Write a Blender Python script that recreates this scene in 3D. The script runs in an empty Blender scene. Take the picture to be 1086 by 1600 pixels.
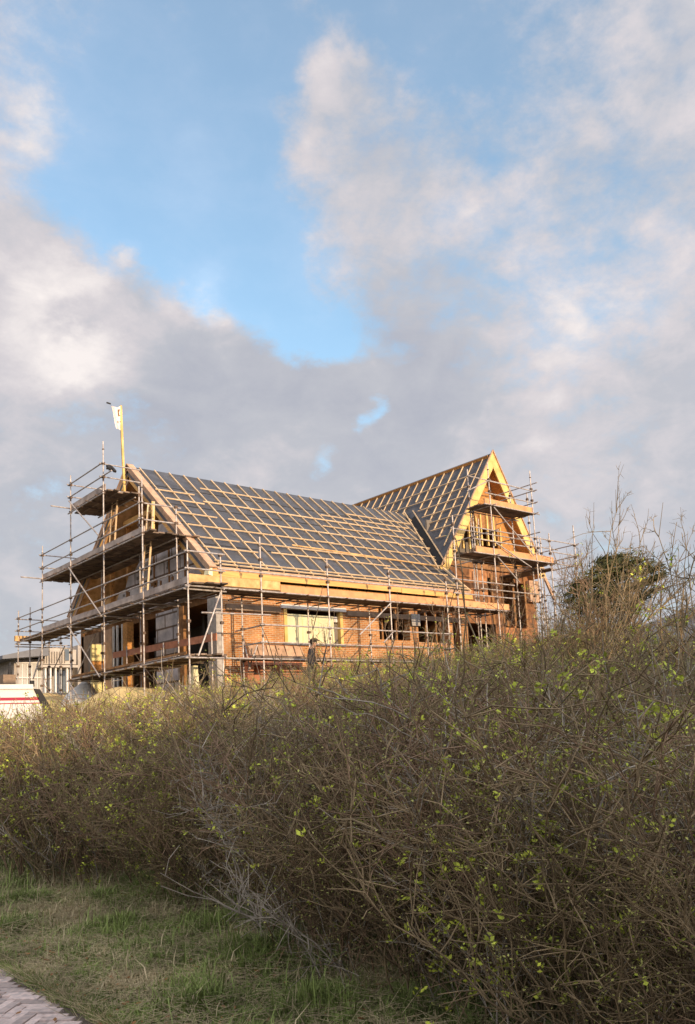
import bpy, math, random
import numpy as np
from mathutils import Vector, Matrix
rng = random.Random(7); NR = np.random.RandomState(11)
C = bpy.context.scene.collection; sc = bpy.context.scene
# ---------------------------------------------------------------- camera
YAW, PITCH, ROLL, FPX, PPY = 0.696115, 0.144545, -0.049221, 1300.88, 950.47
cy_, sy_, cp_, sp_ = math.cos(YAW), math.sin(YAW), math.cos(PITCH), math.sin(PITCH)
FW = Vector((sy_*cp_, cy_*cp_, sp_)); R0 = Vector((cy_, -sy_, 0)); U0 = R0.cross(FW)
RT = R0*math.cos(ROLL)+U0*math.sin(ROLL); UP = -R0*math.sin(ROLL)+U0*math.cos(ROLL)
cam = bpy.data.cameras.new("camera"); camo = bpy.data.objects.new("camera", cam); C.objects.link(camo)
camo.matrix_world = Matrix((( RT.x, UP.x, -FW.x, 0), (RT.y, UP.y, -FW.y, 0), (RT.z, UP.z, -FW.z, 0), (0, 0, 0, 1)))
cam.sensor_fit = 'HORIZONTAL'; cam.sensor_width = 36; cam.lens = 36*FPX/1086
cam.shift_y = (PPY-800)/1086; cam.clip_end = 3000; cam.clip_start = 0.05
sc.camera = camo
def ray(x, y): return RT*((x-543)/FPX)-UP*((y-PPY)/FPX)+FW
def onX(x, y, X): d = ray(x, y); return d*(X/d.x)
def onY(x, y, Y): d = ray(x, y); return d*(Y/d.y)
# ---------------------------------------------------------------- light
SUN_EL = math.radians(10.5); SD = Vector((-0.06, -1.0, 0)).normalized()
SUNV = Vector((SD.x*math.cos(SUN_EL), SD.y*math.cos(SUN_EL), math.sin(SUN_EL)))
sl = bpy.data.lights.new("sun", 'SUN'); sl.energy = 4.0; sl.angle = math.radians(0.6); sl.color = (1.0, 0.74, 0.47)
so = bpy.data.objects.new("sun", sl); C.objects.link(so); so.rotation_euler = SUNV.to_track_quat('Z', 'Y').to_euler()
sc.view_settings.view_transform = 'Standard'; sc.view_settings.look = 'None'; sc.view_settings.exposure = 0.10; sc.view_settings.gamma = 1
sc.render.engine = 'CYCLES'
sc.cycles.max_bounces = 5; sc.cycles.diffuse_bounces = 3
W = bpy.data.worlds.new("World"); sc.world = W; W.use_nodes = True
nt = W.node_tree; N = nt.nodes; L = nt.links; N.clear()
def nd(t, **k):
    n = N.new(t)
    for a, b in k.items(): setattr(n, a, b)
    return n
def mth(op, a, b=None, c=None, clamp=False):
    n = nd('ShaderNodeMath', operation=op); n.use_clamp = clamp
    for i, v in enumerate((a, b, c)):
        if v is None: continue
        if isinstance(v, (int, float)): n.inputs[i].default_value = v
        else: L.new(v, n.inputs[i])
    return n.outputs[0]
def vmth(op, a, b):
    n = nd('ShaderNodeVectorMath', operation=op)
    for i, v in enumerate((a, b)):
        if isinstance(v, (tuple, Vector)): n.inputs[i].default_value = tuple(v)
        else: L.new(v, n.inputs[i])
    return n.outputs['Value'] if op == 'DOT_PRODUCT' else n.outputs[0]
def noise(v, s, det=6, ro=.55, dist=0):
    n = nd('ShaderNodeTexNoise'); n.inputs['Scale'].default_value = s; n.inputs['Detail'].default_value = det
    n.inputs['Roughness'].default_value = ro; n.inputs['Distortion'].default_value = dist; L.new(v, n.inputs['Vector']); return n
def mix(f, a, b):
    n = nd('ShaderNodeMix', data_type='RGBA')
    for i, v in ((0, f), (6, a), (7, b)):
        if isinstance(v, (int, float)): n.inputs[i].default_value = v
        elif isinstance(v, tuple): n.inputs[i].default_value = (*v, 1)
        else: L.new(v, n.inputs[i])
    return n.outputs[2]
def mrange(v, a, b, c=0., d=1., t='SMOOTHSTEP'):
    n = nd('ShaderNodeMapRange', interpolation_type=t); L.new(v, n.inputs[0])
    for i, q in enumerate((a, b, c, d)): n.inputs[i+1].default_value = q
    return n.outputs[0]
tc = nd('ShaderNodeTexCoord').outputs['Generated']
st = nd('ShaderNodeMapping'); st.inputs['Scale'].default_value = (1, 1, 1.55); L.new(tc, st.inputs['Vector'])
w1 = vmth('SUBTRACT', noise(st.outputs[0], 5.0, 6, .6).outputs['Color'], (.5, .5, .5))
w1 = vmth('MULTIPLY', w1, (.17, .17, .17)); wd = nd('ShaderNodeVectorMath', operation='NORMALIZE'); L.new(vmth('ADD', tc, w1), wd.inputs[0]); wd = wd.outputs[0]
def blobs(vec, lst):
    acc = None
    for (x, y, s, w) in lst:                      # sky patches given as directions with an angular size in degrees
        d = ray(x, y).normalized(); k = 1/(math.radians(s)**2)*1.0
        g = mth('EXPONENT', mth('MULTIPLY', mth('SUBTRACT', vmth('DOT_PRODUCT', vec, d), 1.0), k*2))
        g = mth('MULTIPLY', g, w); acc = g if acc is None else mth('ADD', acc, g)
    return acc
clear = blobs(wd, [(230, 30, 11, .27), (430, 20, 7, .28), (720, 10, 6, .28), (260, 320, 9, .80), (170, 330, 5, .25), (390, 230, 6, .35), (350, 395, 5.5, .75), (460, 505, 4.2, .85), (510, 545, 2.6, .55),
                   (610, 590, 1.8, .35), (558, 668, 1.4, 1.1), (480, 712, 1.8, .75), (480, 640, 4.5, -.6), (620, 690, 5, -.45), (400, 600, 4, -.35), (60, 240, 4, .25), (740, 30, 5, .2), (20, 60, 6, .2), (850, 230, 8, .30), (640, 320, 4, .15), (1000, 420, 6, .2), (740, 460, 4, .18), (560, 30, 6, .25), (620, 60, 4, .2),
                   (490, 130, 3, -.35), (470, 200, 3, -.28), (540, 250, 5, -.40), (640, 130, 5, -.12), (310, 235, 2.2, -.30), (60, 170, 4, -.32), (110, 420, 5, -.55), (20, 380, 6, -.4), (290, 520, 5, -.45), (500, 415, 2.5, -.25), (210, 410, 1.3, -.5)])
n1 = noise(st.outputs[0], 6.5, 9, .62, .25).outputs['Fac']; n2 = noise(st.outputs[0], 26.0, 7, .62).outputs['Fac']
n4 = noise(st.outputs[0], 13.0, 7, .6, .6).outputs['Fac']
det = mth('ADD', mth('MULTIPLY', mth('SUBTRACT', n1, .5), 1.0), mth('MULTIPLY', mth('SUBTRACT', n2, .5), .85))
dens = mth('SUBTRACT', det, clear)
cover = mrange(dens, -.72, -.04, .26, .98)
lit = blobs(wd, [(150, 425, 2.0, .45), (215, 410, 1.2, .45), (75, 430, 2.4, .38), (100, 525, 2.4, .5), (165, 545, 2.6, .35), (312, 488, 1.5, .6), (245, 500, 1.6, .3), (650, 100, 4, .02), (735, 90, 3, .02), (500, 250, 4, .08),
                 (690, 350, 3, .16), (780, 330, 3, .14), (870, 470, 5, .26), (940, 490, 4, .12), (490, 120, 2, .15), (50, 180, 4, .22), (1050, 200, 4, .16), (890, 20, 4, .16), (310, 240, 2.5, .3), (20, 560, 4, .3), (900, 690, 7, .20),
                 (500, 425, 2.5, .25), (90, 60, 4, .15), (20, 320, 3, .2), (1060, 400, 4, .15),
                 (105, 480, 1.6, -.62), (260, 570, 5, -.12), (430, 600, 4, -.10), (600, 640, 5, -.08), (60, 330, 4, -.12), (960, 300, 6, -.10), (700, 540, 6, -.16), (1040, 620, 5, -.10), (60, 640, 5, -.06), (200, 470, 2.2, -.2), (40, 580, 2.5, -.1)])
brt = mth('ADD', mth('ADD', mth('MULTIPLY', mth('SUBTRACT', n1, .5), .55), mth('MULTIPLY', mth('SUBTRACT', n4, .5), .58)), mth('ADD', lit, .365))
brt = mth('ADD', brt, mth('MULTIPLY', mth('SUBTRACT', n2, .5), .38))
cr = nd('ShaderNodeValToRGB'); L.new(brt, cr.inputs[0])
e = cr.color_ramp.elements; e[0].position = 0.05; e[0].color = (.41, .42, .48, 1); e[1].position = 1.0; e[1].color = (.88, .81, .78, 1)
q = cr.color_ramp.elements.new(.36); q.color = (.485, .488, .53, 1); q = cr.color_ramp.elements.new(.60); q.color = (.62, .58, .60, 1)
glow = mth('EXPONENT', mth('MULTIPLY', mth('SUBTRACT', vmth('DOT_PRODUCT', tc, Vector((SD.x*.94, SD.y*.94, .34))), 1.0), 2.6))   # unseen cloud brightened round the low sun, added as fill for the foreground
glow = mth('MULTIPLY', glow, 2.6)
sky = nd('ShaderNodeTexSky'); sky.sky_type = 'NISHITA'; sky.sun_disc = False; sky.sun_elevation = SUN_EL; sky.sun_rotation = math.atan2(SD.x, SD.y)
sky.air_density = 1.0; sky.dust_density = .6; sky.ozone_density = 2.0
bl = nd('ShaderNodeBackground'); bl.inputs['Strength'].default_value = .15
skc = mix(1.0, sky.outputs[0], (1, 1, 1)); L.new(skc, bl.inputs['Color'])
tint = nd('ShaderNodeMix', data_type='RGBA', blend_type='MULTIPLY'); tint.inputs[0].default_value = 1; L.new(sky.outputs[0], tint.inputs[6]); tint.inputs[7].default_value = (2.2, 2.45, 2.3, 1)
L.new(tint.outputs[2], bl.inputs['Color'])
bc = nd('ShaderNodeBackground'); L.new(mth('ADD', glow, 1.0), bc.inputs['Strength']); L.new(cr.outputs[0], bc.inputs['Color'])
ms = nd('ShaderNodeMixShader'); L.new(cover, ms.inputs[0]); L.new(bl.outputs[0], ms.inputs[1]); L.new(bc.outputs[0], ms.inputs[2])
wo = nd('ShaderNodeOutputWorld'); L.new(ms.outputs[0], wo.inputs[0])
# ---------------------------------------------------------------- materials
def mat(name, col, rough=.8, var=.25, scale=6., metal=0., bump=0., col2=None, stretch=None, spec=.3, islands=0.):
    m = bpy.data.materials.new(name); m.use_nodes = True; t = m.node_tree; b = t.nodes['Principled BSDF']
    b.inputs['Roughness'].default_value = rough; b.inputs['Metallic'].default_value = metal; b.inputs['Specular IOR Level'].default_value = spec
    c = t.nodes.new('ShaderNodeTexCoord'); mp = t.nodes.new('ShaderNodeMapping'); t.links.new(c.outputs['Object'], mp.inputs[0])
    if stretch: mp.inputs['Scale'].default_value = stretch
    n = t.nodes.new('ShaderNodeTexNoise'); n.inputs['Scale'].default_value = scale; n.inputs['Detail'].default_value = 5; t.links.new(mp.outputs[0], n.inputs['Vector'])
    r = t.nodes.new('ShaderNodeValToRGB'); t.links.new(n.outputs['Fac'], r.inputs[0])
    lo = tuple(v*(1-var) for v in col) if col2 is None else col2
    hi = tuple(min(1, v*(1+var)) for v in col)
    r.color_ramp.elements[0].position = .32; r.color_ramp.elements[1].position = .68
    r.color_ramp.elements[0].color = (*lo, 1); r.color_ramp.elements[1].color = (*hi, 1)
    out = r.outputs[0]
    if islands:
        g = t.nodes.new('ShaderNodeNewGeometry'); mr = t.nodes.new('ShaderNodeMapRange'); t.links.new(g.outputs['Random Per Island'], mr.inputs[0])
        mr.inputs[3].default_value = 1-islands; mr.inputs[4].default_value = 1+islands
        mx = t.nodes.new('ShaderNodeVectorMath'); mx.operation = 'SCALE'; t.links.new(out, mx.inputs[0]); t.links.new(mr.outputs[0], mx.inputs['Scale']); out = mx.outputs[0]
    t.links.new(out, b.inputs['Base Color'])
    if bump:
        bp = t.nodes.new('ShaderNodeBump'); bp.inputs['Strength'].default_value = bump; bp.inputs['Distance'].default_value = .02
        t.links.new(n.outputs['Fac'], bp.inputs['Height']); t.links.new(bp.outputs[0], b.inputs['Normal'])
    return m
def brick_mat(name, c1, c2, mortar, bw, rh, ms_, axes='XZ', bump=.4, var=.3):
    m = mat(name, c1, .9, var, 3.0); t = m.node_tree; b = t.nodes['Principled BSDF']
    c = t.nodes.new('ShaderNodeTexCoord'); s = t.nodes.new('ShaderNodeSeparateXYZ'); t.links.new(c.outputs['Object'], s.inputs[0])
    k = t.nodes.new('ShaderNodeCombineXYZ'); t.links.new(s.outputs[axes[0]], k.inputs[0]); t.links.new(s.outputs[axes[1]], k.inputs[1])
    br = t.nodes.new('ShaderNodeTexBrick'); t.links.new(k.outputs[0], br.inputs[0]); br.inputs['Scale'].default_value = 1
    br.inputs['Brick Width'].default_value = bw; br.inputs['Row Height'].default_value = rh; br.inputs['Mortar Size'].default_value = ms_
    br.inputs['Color1'].default_value = (*c1, 1); br.inputs['Color2'].default_value = (*c2, 1); br.inputs['Mortar'].default_value = (*mortar, 1)
    br.inputs['Bias'].default_value = -.1
    old = b.inputs['Base Color'].links[0].from_socket
    n = t.nodes.new('ShaderNodeTexNoise'); n.inputs['Scale'].default_value = 1.3; n.inputs['Detail'].default_value = 8; n.inputs['Roughness'].default_value = .7; t.links.new(c.outputs['Object'], n.inputs['Vector'])
    mr = t.nodes.new('ShaderNodeMapRange'); t.links.new(n.outputs['Fac'], mr.inputs[0]); mr.inputs[1].default_value = .3; mr.inputs[2].default_value = .7; mr.inputs[3].default_value = .55; mr.inputs[4].default_value = 1.3
    mx = t.nodes.new('ShaderNodeVectorMath'); mx.operation = 'SCALE'; t.links.new(br.outputs['Color'], mx.inputs[0]); t.links.new(mr.outputs[0], mx.inputs['Scale'])
    t.links.new(mx.outputs[0], b.inputs['Base Color'])
    bp = t.nodes.new('ShaderNodeBump'); bp.inputs['Strength'].default_value = bump; bp.inputs['Distance'].default_value = .01; bp.invert = True
    t.links.new(br.outputs['Fac'], bp.inputs['Height']); t.links.new(bp.outputs[0], b.inputs['Normal'])
    return m
M = {}
M['steel'] = mat('galvanised_steel', (.50, .46, .43), .5, .2, 9, .25, col2=(.33, .27, .24), islands=.12)
M['coupler'] = mat('rusty_coupler', (.16, .11, .08), .7, .4, 30, .4)
M['oldboard'] = mat('weathered_board', (.50, .41, .35), .9, .15, 2.5, col2=(.32, .25, .21), islands=.25)
M['deckboard'] = mat('dark_deck_board', (.20, .145, .105), .95, .25, 3, col2=(.11, .08, .06), islands=.45)  # dark brown boards for the scaffold decks
M['ply'] = mat('bare_plywood', (.78, .50, .24), .75, .2, 5, col2=(.60, .34, .14), islands=.2)
M['pine'] = mat('fresh_pine', (.70, .44, .19), .7, .2, 5, col2=(.52, .29, .11), islands=.12)
M['batten'] = mat('batten_timber', (.72, .52, .31), .75, .15, 5, islands=.12)
M['gold'] = mat('yellow_timber', (.78, .55, .21), .6, .15, 3, col2=(.66, .42, .13), islands=.06)
M['beam'] = mat('laminated_beam', (.70, .40, .13), .65, .2, 4, stretch=(.3, 1, 6), islands=.12)
M['rake'] = mat('rake_board', (.52, .33, .21), .7, .2, 5, islands=.15)
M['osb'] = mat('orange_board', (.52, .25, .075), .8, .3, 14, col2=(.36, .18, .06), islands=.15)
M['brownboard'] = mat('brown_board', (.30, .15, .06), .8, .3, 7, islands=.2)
M['redplank'] = mat('red_primed_plank', (.48, .20, .11), .75, .2, 5, islands=.08)
M['concrete'] = mat('raw_concrete', (.42, .39, .36), .9, .2, 8, bump=.3)
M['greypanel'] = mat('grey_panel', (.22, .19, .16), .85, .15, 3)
M['plank'] = mat('orange_plank', (.68, .34, .15), .75, .15, 4, col2=(.55, .27, .13), islands=.15)
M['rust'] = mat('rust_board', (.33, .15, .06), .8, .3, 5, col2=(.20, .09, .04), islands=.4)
M['block'] = brick_mat('insulation_blocks', (.68, .62, .60), (.56, .51, .50), (.20, .14, .10), 1.15, .47, .035, 'YZ', .3)
M['brick'] = brick_mat('orange_brick', (.58, .235, .065), (.43, .155, .048), (.58, .42, .26), .22, .064, .012, 'XZ')
M['yellow'] = mat('yellow_insulation', (.84, .74, .36), .7, .1, 5)
M['cream'] = mat('cream_sheet', (.80, .74, .46), .45, .12, 2.2, col2=(.68, .64, .42))
M['white'] = mat('white_paint', (.74, .71, .66), .55, .08, 4)
M['dark'] = mat('dark_void', (.03, .022, .018), .95, .2, 4)
M['floor'] = mat('bare_screed', (.14, .11, .09), .95, .2, 3)
M['sheet'] = mat('plastic_wrap', (.68, .66, .62), .35, .15, 8, bump=.6)
M['glass'] = mat('window_glass', (.10, .12, .13), .12, .1, 2, spec=.8)
M['curtain'] = mat('pale_curtain', (.50, .48, .44), .8, .2, 5, stretch=(8, 8, .3))
M['render'] = mat('pale_render', (.50, .44, .37), .9, .1, 3)
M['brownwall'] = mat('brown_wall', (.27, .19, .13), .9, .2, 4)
M['taupe'] = mat('taupe_wall', (.42, .37, .32), .9, .15, 4)
M['greyroof'] = mat('grey_roofing', (.19, .19, .20), .8, .15, 2, stretch=(1, 6, 1))
M['sand'] = mat('dune_sand', (.80, .60, .28), .95, .15, 3, bump=.6)
M['boat'] = mat('white_gelcoat', (.78, .75, .70), .3, .05, 3)
M['boatred'] = mat('dark_red_stripe', (.42, .03, .07), .35, .1, 3)
M['black'] = mat('black_rubber', (.03, .028, .027), .7, .2, 8)
M['flag'] = mat('white_flag_cloth', (.86, .78, .74), .8, .08, 9)
M['flagred'] = mat('faded_red_print', (.55, .20, .14), .8, .2, 12)
M['skin'] = mat('skin', (.55, .30, .19), .6, .1, 10)
M['hair'] = mat('dark_hair', (.03, .02, .015), .7, .3, 30)
M['jacket'] = mat('dark_jacket', (.028, .025, .03), .8, .3, 12)
M['trouser'] = mat('dark_trousers', (.04, .045, .06), .85, .2, 12)
# roofing underlay: dark sheet in lapped courses with faint pale print
m = mat('roofing_underlay', (.072, .074, .085), .5, .25, 3, spec=.5); M['membrane'] = m; t = m.node_tree; b = t.nodes['Principled BSDF']
old = b.inputs['Base Color'].links[0].from_socket
c = t.nodes.new('ShaderNodeTexCoord'); mp = t.nodes.new('ShaderNodeMapping'); mp.inputs['Scale'].default_value = (1, 1.0, 1.0); t.links.new(c.outputs['Object'], mp.inputs[0])
vo = t.nodes.new('ShaderNodeTexNoise'); vo.inputs['Scale'].default_value = 16; vo.inputs['Detail'].default_value = 3; vo.inputs['Roughness'].default_value = .8; t.links.new(mp.outputs[0], vo.inputs['Vector'])
s2 = t.nodes.new('ShaderNodeTexNoise'); s2.inputs['Scale'].default_value = 1.7; t.links.new(c.outputs['Object'], s2.inputs['Vector'])
mu = t.nodes.new('ShaderNodeMath'); mu.operation = 'MULTIPLY'; t.links.new(vo.outputs['Fac'], mu.inputs[0]); t.links.new(s2.outputs['Fac'], mu.inputs[1])
mr = t.nodes.new('ShaderNodeMapRange'); t.links.new(mu.outputs[0], mr.inputs[0]); mr.inputs[1].default_value = .31; mr.inputs[2].default_value = .37; mr.inputs[4].default_value = .55
mx = t.nodes.new('ShaderNodeMix'); mx.data_type = 'RGBA'; t.links.new(mr.outputs[0], mx.inputs[0]); t.links.new(old, mx.inputs[6]); mx.inputs[7].default_value = (.16, .16, .17, 1)
t.links.new(mx.outputs[2], b.inputs['Base Color'])
bp = t.nodes.new('ShaderNodeBump'); bp.inputs['Strength'].default_value = .5; bp.inputs['Distance'].default_value = .16; t.links.new(s2.outputs['Fac'], bp.inputs['Height']); t.links.new(bp.outputs[0], b.inputs['Normal'])
# ---------------------------------------------------------------- mesh helper
class MB:
    def __init__(s): s.v = []; s.f = []; s.m = []; s.mats = []
    def mi(s, m):
        if m not in s.mats: s.mats.append(m)
        return s.mats.index(m)
    def add(s, vs, fs, m):
        o = len(s.v); s.v += [tuple(p) for p in vs]; k = s.mi(m)
        for f in fs: s.f.append([i+o for i in f]); s.m.append(k)
        return s
    def hexa(s, p, m):   # eight corners: bottom four (ccw), top four
        return s.add(p, [(3, 2, 1, 0), (4, 5, 6, 7), (0, 1, 5, 4), (1, 2, 6, 5), (2, 3, 7, 6), (3, 0, 4, 7)], m)
    def box(s, a, b, m):
        x0, x1 = sorted((a[0], b[0])); y0, y1 = sorted((a[1], b[1])); z0, z1 = sorted((a[2], b[2]))
        return s.hexa([(x0, y0, z0), (x1, y0, z0), (x1, y1, z0), (x0, y1, z0), (x0, y0, z1), (x1, y0, z1), (x1, y1, z1), (x0, y1, z1)], m)
    def bar(s, p, q, w, h, m, up=(0, 0, 1)):   # rectangular bar from p to q
        p = Vector(p); q = Vector(q); d = (q-p).normalized(); up = Vector(up)
        sd = d.cross(up)
        if sd.length < 1e-4: sd = d.cross(Vector((0, 1, 0)))
        sd.normalize(); u = sd.cross(d).normalized(); a = sd*w/2; c = u*h/2
        return s.hexa([p-a-c, p+a-c, q+a-c, q-a-c, p-a+c, p+a+c, q+a+c, q-a+c], m)
    def tube(s, p, q, r, m, n=8, r2=None):
        p = Vector(p); q = Vector(q); d = (q-p).normalized(); r2 = r if r2 is None else r2
        a = d.orthogonal().normalized(); c = d.cross(a); vs = []
        for P, rr in ((p, r), (q, r2)):
            for i in range(n):
                t = 2*math.pi*i/n; vs.append(P+a*math.cos(t)*rr+c*math.sin(t)*rr)
        fs = [(i, (i+1) % n, n+(i+1) % n, n+i) for i in range(n)]+[tuple(range(n))[::-1], tuple(range(n, 2*n))]
        return s.add(vs, fs, m)
    def prism(s, poly, d, m):   # planar polygon extruded by vector d
        n = len(poly); d = Vector(d); vs = [Vector(p) for p in poly]; vs += [p+d for p in vs]
        return s.add(vs, [tuple(range(n))[::-1], tuple(range(n, 2*n))]+[(i, (i+1) % n, n+(i+1) % n, n+i) for i in range(n)], m)
    def build(s, name, parent=None, label=None, smooth=False):
        me = bpy.data.meshes.new(name); me.from_pydata(s.v, [], s.f)
        for k in s.mats: me.materials.append(M[k])
        me.polygons.foreach_set('material_index', s.m)
        if smooth: me.polygons.foreach_set('use_smooth', [True]*len(s.f))
        me.update(); o = bpy.data.objects.new(name, me); C.objects.link(o)
        if parent: o.parent = parent; o.matrix_parent_inverse = Matrix.Translation(-W_loc(parent))
        if label: o['label'] = label
        return o
def W_loc(o):
    v = Vector(o.location)
    return v if o.parent is None else v
def tag(o, label=None, cat=None, group=None, kind=None):
    if label: o['label'] = label
    if cat: o['category'] = cat
    if group: o['group'] = group
    if kind: o['kind'] = kind
    return o
def empty(name, loc, label, cat, group=None):
    o = bpy.data.objects.new(name, None); C.objects.link(o); o.location = loc; o.empty_display_size = .2
    return tag(o, label, cat, group)
# ---------------------------------------------------------------- ground
def sm(a, b, x): t = np.clip((x-a)/(b-a), 0, 1); return t*t*(3-2*t)
def gz(X, Y):
    X = np.asarray(X, float); Y = np.asarray(Y, float)
    z = -1.6+2.55*sm(3.2, 12.0, X)
    z = z+.9*sm(33, 48, Y)*sm(5, 14, X)
    z = z+6.2*sm(-9, -19, Y)*(1+.10*np.sin(X*.55)+.06*np.sin(X*1.3+1))            # unseen dune shape, added behind the viewer to shade the foreground
    z = z-3.0*sm(60, 140, X)
    bump = (np.sin(X*1.9+Y*.7)*np.sin(Y*1.3-X*.4)*.05+np.sin(X*4.3)*np.sin(Y*3.7)*.02)*sm(2.1, 3.0, X)
    return z+bump
xs = np.concatenate([np.linspace(-600, -30, 12), np.linspace(-26, -2, 13), np.linspace(-1.5, 2.1, 8), np.arange(2.14, 14, .3), np.linspace(14.5, 40, 40), np.linspace(45, 900, 18)])
ys = np.concatenate([np.linspace(-600, -32, 10), np.linspace(-30, -1, 40), np.arange(-.5, 20, .35), np.linspace(20.5, 60, 60), np.linspace(66, 900, 18)])
GX, GY = np.meshgrid(xs, ys, indexing='ij'); GZ = gz(GX, GY)
pth = (GX < 2.12) & (GX > -8); GZ = np.where(pth, GZ-.06*(GY > -8), GZ)
nx, ny = GX.shape; V = np.stack([GX, GY, GZ], -1).reshape(-1, 3)
ii = np.arange(nx*ny).reshape(nx, ny); F = np.stack([ii[:-1, :-1], ii[1:, :-1], ii[1:, 1:], ii[:-1, 1:]], -1).reshape(-1, 4)
M['soil'] = mat('grassy_soil', (.13, .115, .06), .95, .3, 1.6, col2=(.09, .065, .04), bump=.8)
def npmesh(name, V, F, mats, mi=None, k=4):
    me = bpy.data.meshes.new(name); me.vertices.add(len(V)); me.vertices.foreach_set('co', np.asarray(V, np.float32).ravel())
    me.loops.add(F.size); me.loops.foreach_set('vertex_index', F.astype(np.int32).ravel())
    me.polygons.add(len(F)); me.polygons.foreach_set('loop_start', np.arange(0, F.size, k, dtype=np.int32))
    if mi is not None: me.polygons.foreach_set('material_index', mi.astype(np.int32))
    for a in mats: me.materials.append(M[a])
    me.update(calc_edges=True); me.validate(); o = bpy.data.objects.new(name, me); C.objects.link(o); return o
g = npmesh('ground', V, F, ['soil']); tag(g, kind='structure')
g.data.polygons.foreach_set('use_smooth', [True]*len(g.data.polygons))
# path: herringbone clay pavers, X < 2.04, running along Y
M['joint'] = mat('sandy_joint', (.16, .13, .10), .95, .2, 9)
M['paver'] = mat('clay_paver', (.56, .44, .39), .85, .2, 25, col2=(.42, .36, .34), islands=.35, bump=.3)
pb = MB(); pb.box((-3, -8, -1.70), (2.14, 30, -1.612), 'joint')
bw, bl_ = .068, .205; a45 = math.radians(45); ca, sa = math.cos(a45), math.sin(a45)
def paver(u, v, du, dv):
    cs = [(u+.003, v+.003), (u+du-.003, v+.003), (u+du-.003, v+dv-.003), (u+.003, v+dv-.003)]
    P = [(x*ca-y*sa, x*sa+y*ca) for x, y in cs]; cx = sum(p[0] for p in P)/4; cyy = sum(p[1] for p in P)/4
    if not (-.5 < cx < 2.06+.03*math.sin(cyy*7) and 2.5 < cyy < 12): return
    h = -1.597+rng.uniform(-.006, .006); t1, t2 = rng.uniform(-.003, .003), rng.uniform(-.003, .003)
    pb.hexa([(x, y, -1.66) for x, y in P]+[(x, y, h+t1*(i in (0, 1))+t2*(i in (1, 2))) for i, (x, y) in enumerate(P)], 'paver')
nst = int(round(bl_/bw))
for i in range(-60, 260):
    for j in range(-220, 160):
        # herringbone on a unit grid of paver widths
        k = (i-j) % (2*nst)
        if k == 0: paver(i*bw, j*bw, bl_, bw)
        elif k == nst: paver(i*bw, (j-nst+1)*bw, bw, bl_) if False else paver(i*bw, j*bw-bl_+bw, bw, bl_)
pth = pb.build('path'); tag(pth, kind='structure')
# ---------------------------------------------------------------- house
XG = 12.85; AY, AZ = 27.59, 9.955; EY, EZ = 21.951, 5.163      # verge plane, ridge, eave
XW = 13.40; YW = 22.45; XE = 24.72                              # gable wall, front wall, far verge
RL = math.hypot(AY-EY, AZ-EZ); SV = Vector((0, (EY-AY)/RL, (EZ-AZ)/RL)); NV = Vector((0, -(AZ-EZ)/RL, (AY-EY)/RL))
def RF(X, s, h=0.): return Vector((X, AY, AZ))+SV*s+NV*h        # point on the street-side roof slope
def RB(X, s, h=0.): p = RF(X, s, h); return Vector((X, 2*AY-p.y, p.z))
house = empty('brick_house', (18.5, 27, .95), 'unfinished orange brick house with steep gabled roofs under dark underlay and battens', 'house')
def hp(mb, name, label=None): return mb.build(name, house, label)
def holes_wall(mb, plane, c, th, u0, u1, z0, z1, holes, m, cut=()):
    us = sorted({u0, u1, *cut, *[h[0] for h in holes], *[h[1] for h in holes]}); zs = sorted({z0, z1, *[h[2] for h in holes], *[h[3] for h in holes]})
    for a, b_ in zip(us, us[1:]):
        for p, q_ in zip(zs, zs[1:]):
            mu_, mz = (a+b_)/2, (p+q_)/2
            if a < u0-1e-6 or b_ > u1+1e-6 or any(h[0] < mu_ < h[1] and h[2] < mz < h[3] for h in holes): continue
            if plane == 'Y': mb.box((a, c, p), (b_, c+th, q_), m)
            else: mb.box((c, a, p), (c+th, b_, q_), m)
def fy(x, y, Y=YW): p = onY(x, y, Y); return p.x, p.z
def fx(x, y, X=XW): p = onX(x, y, X); return p.y, p.z
# front brick wall
winL = fy(443, 975)[0]; winR = fy(535, 978)[0]; winT = fy(490, 950)[1]; winB = fy(490, 1006)[1]
o1 = (fy(592, 970)[0], fy(640, 975)[0], fy(615, 1000)[1], 4.38); o2 = (fy(653, 975)[0], fy(700, 980)[0], fy(675, 1004)[1], 4.38)
o3 = (fy(707, 975)[0], 24.6, 2.2, 4.38)
mb = MB(); holes_wall(mb, 'Y', YW, .3, fy(348, 960)[0], 25.0, .7, 4.42, [(winL, winR, winB, winT), o1, o2, o3], 'brick'); hp(mb, 'brick_wall')
mb = MB(); mb.box((fy(337, 960)[0], YW-.02, .7), (fy(347.6, 960)[0], YW+.5, 4.40), 'concrete'); hp(mb, 'corner_column')
mb = MB(); mb.box((13.3, YW-.06, 4.43), (24.7, YW+.35, 4.66), 'brownboard'); mb.box((13.3, YW-.10, 4.70), (24.7, YW+.1, 4.9), 'rake'); hp(mb, 'wall_plate')
mb = MB(); mb.box((fy(348, 960)[0]+.1, YW-.09, 3.93), (winL-.15, YW-.004, 4.12), 'brownwall'); mb.box((winR+.2, YW-.09, 3.98), (24.6, YW-.004, 4.16), 'brownwall'); hp(mb, 'shadow_lintel')  # brown beams; their dark tone also stands in for the deck's shadow
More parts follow.
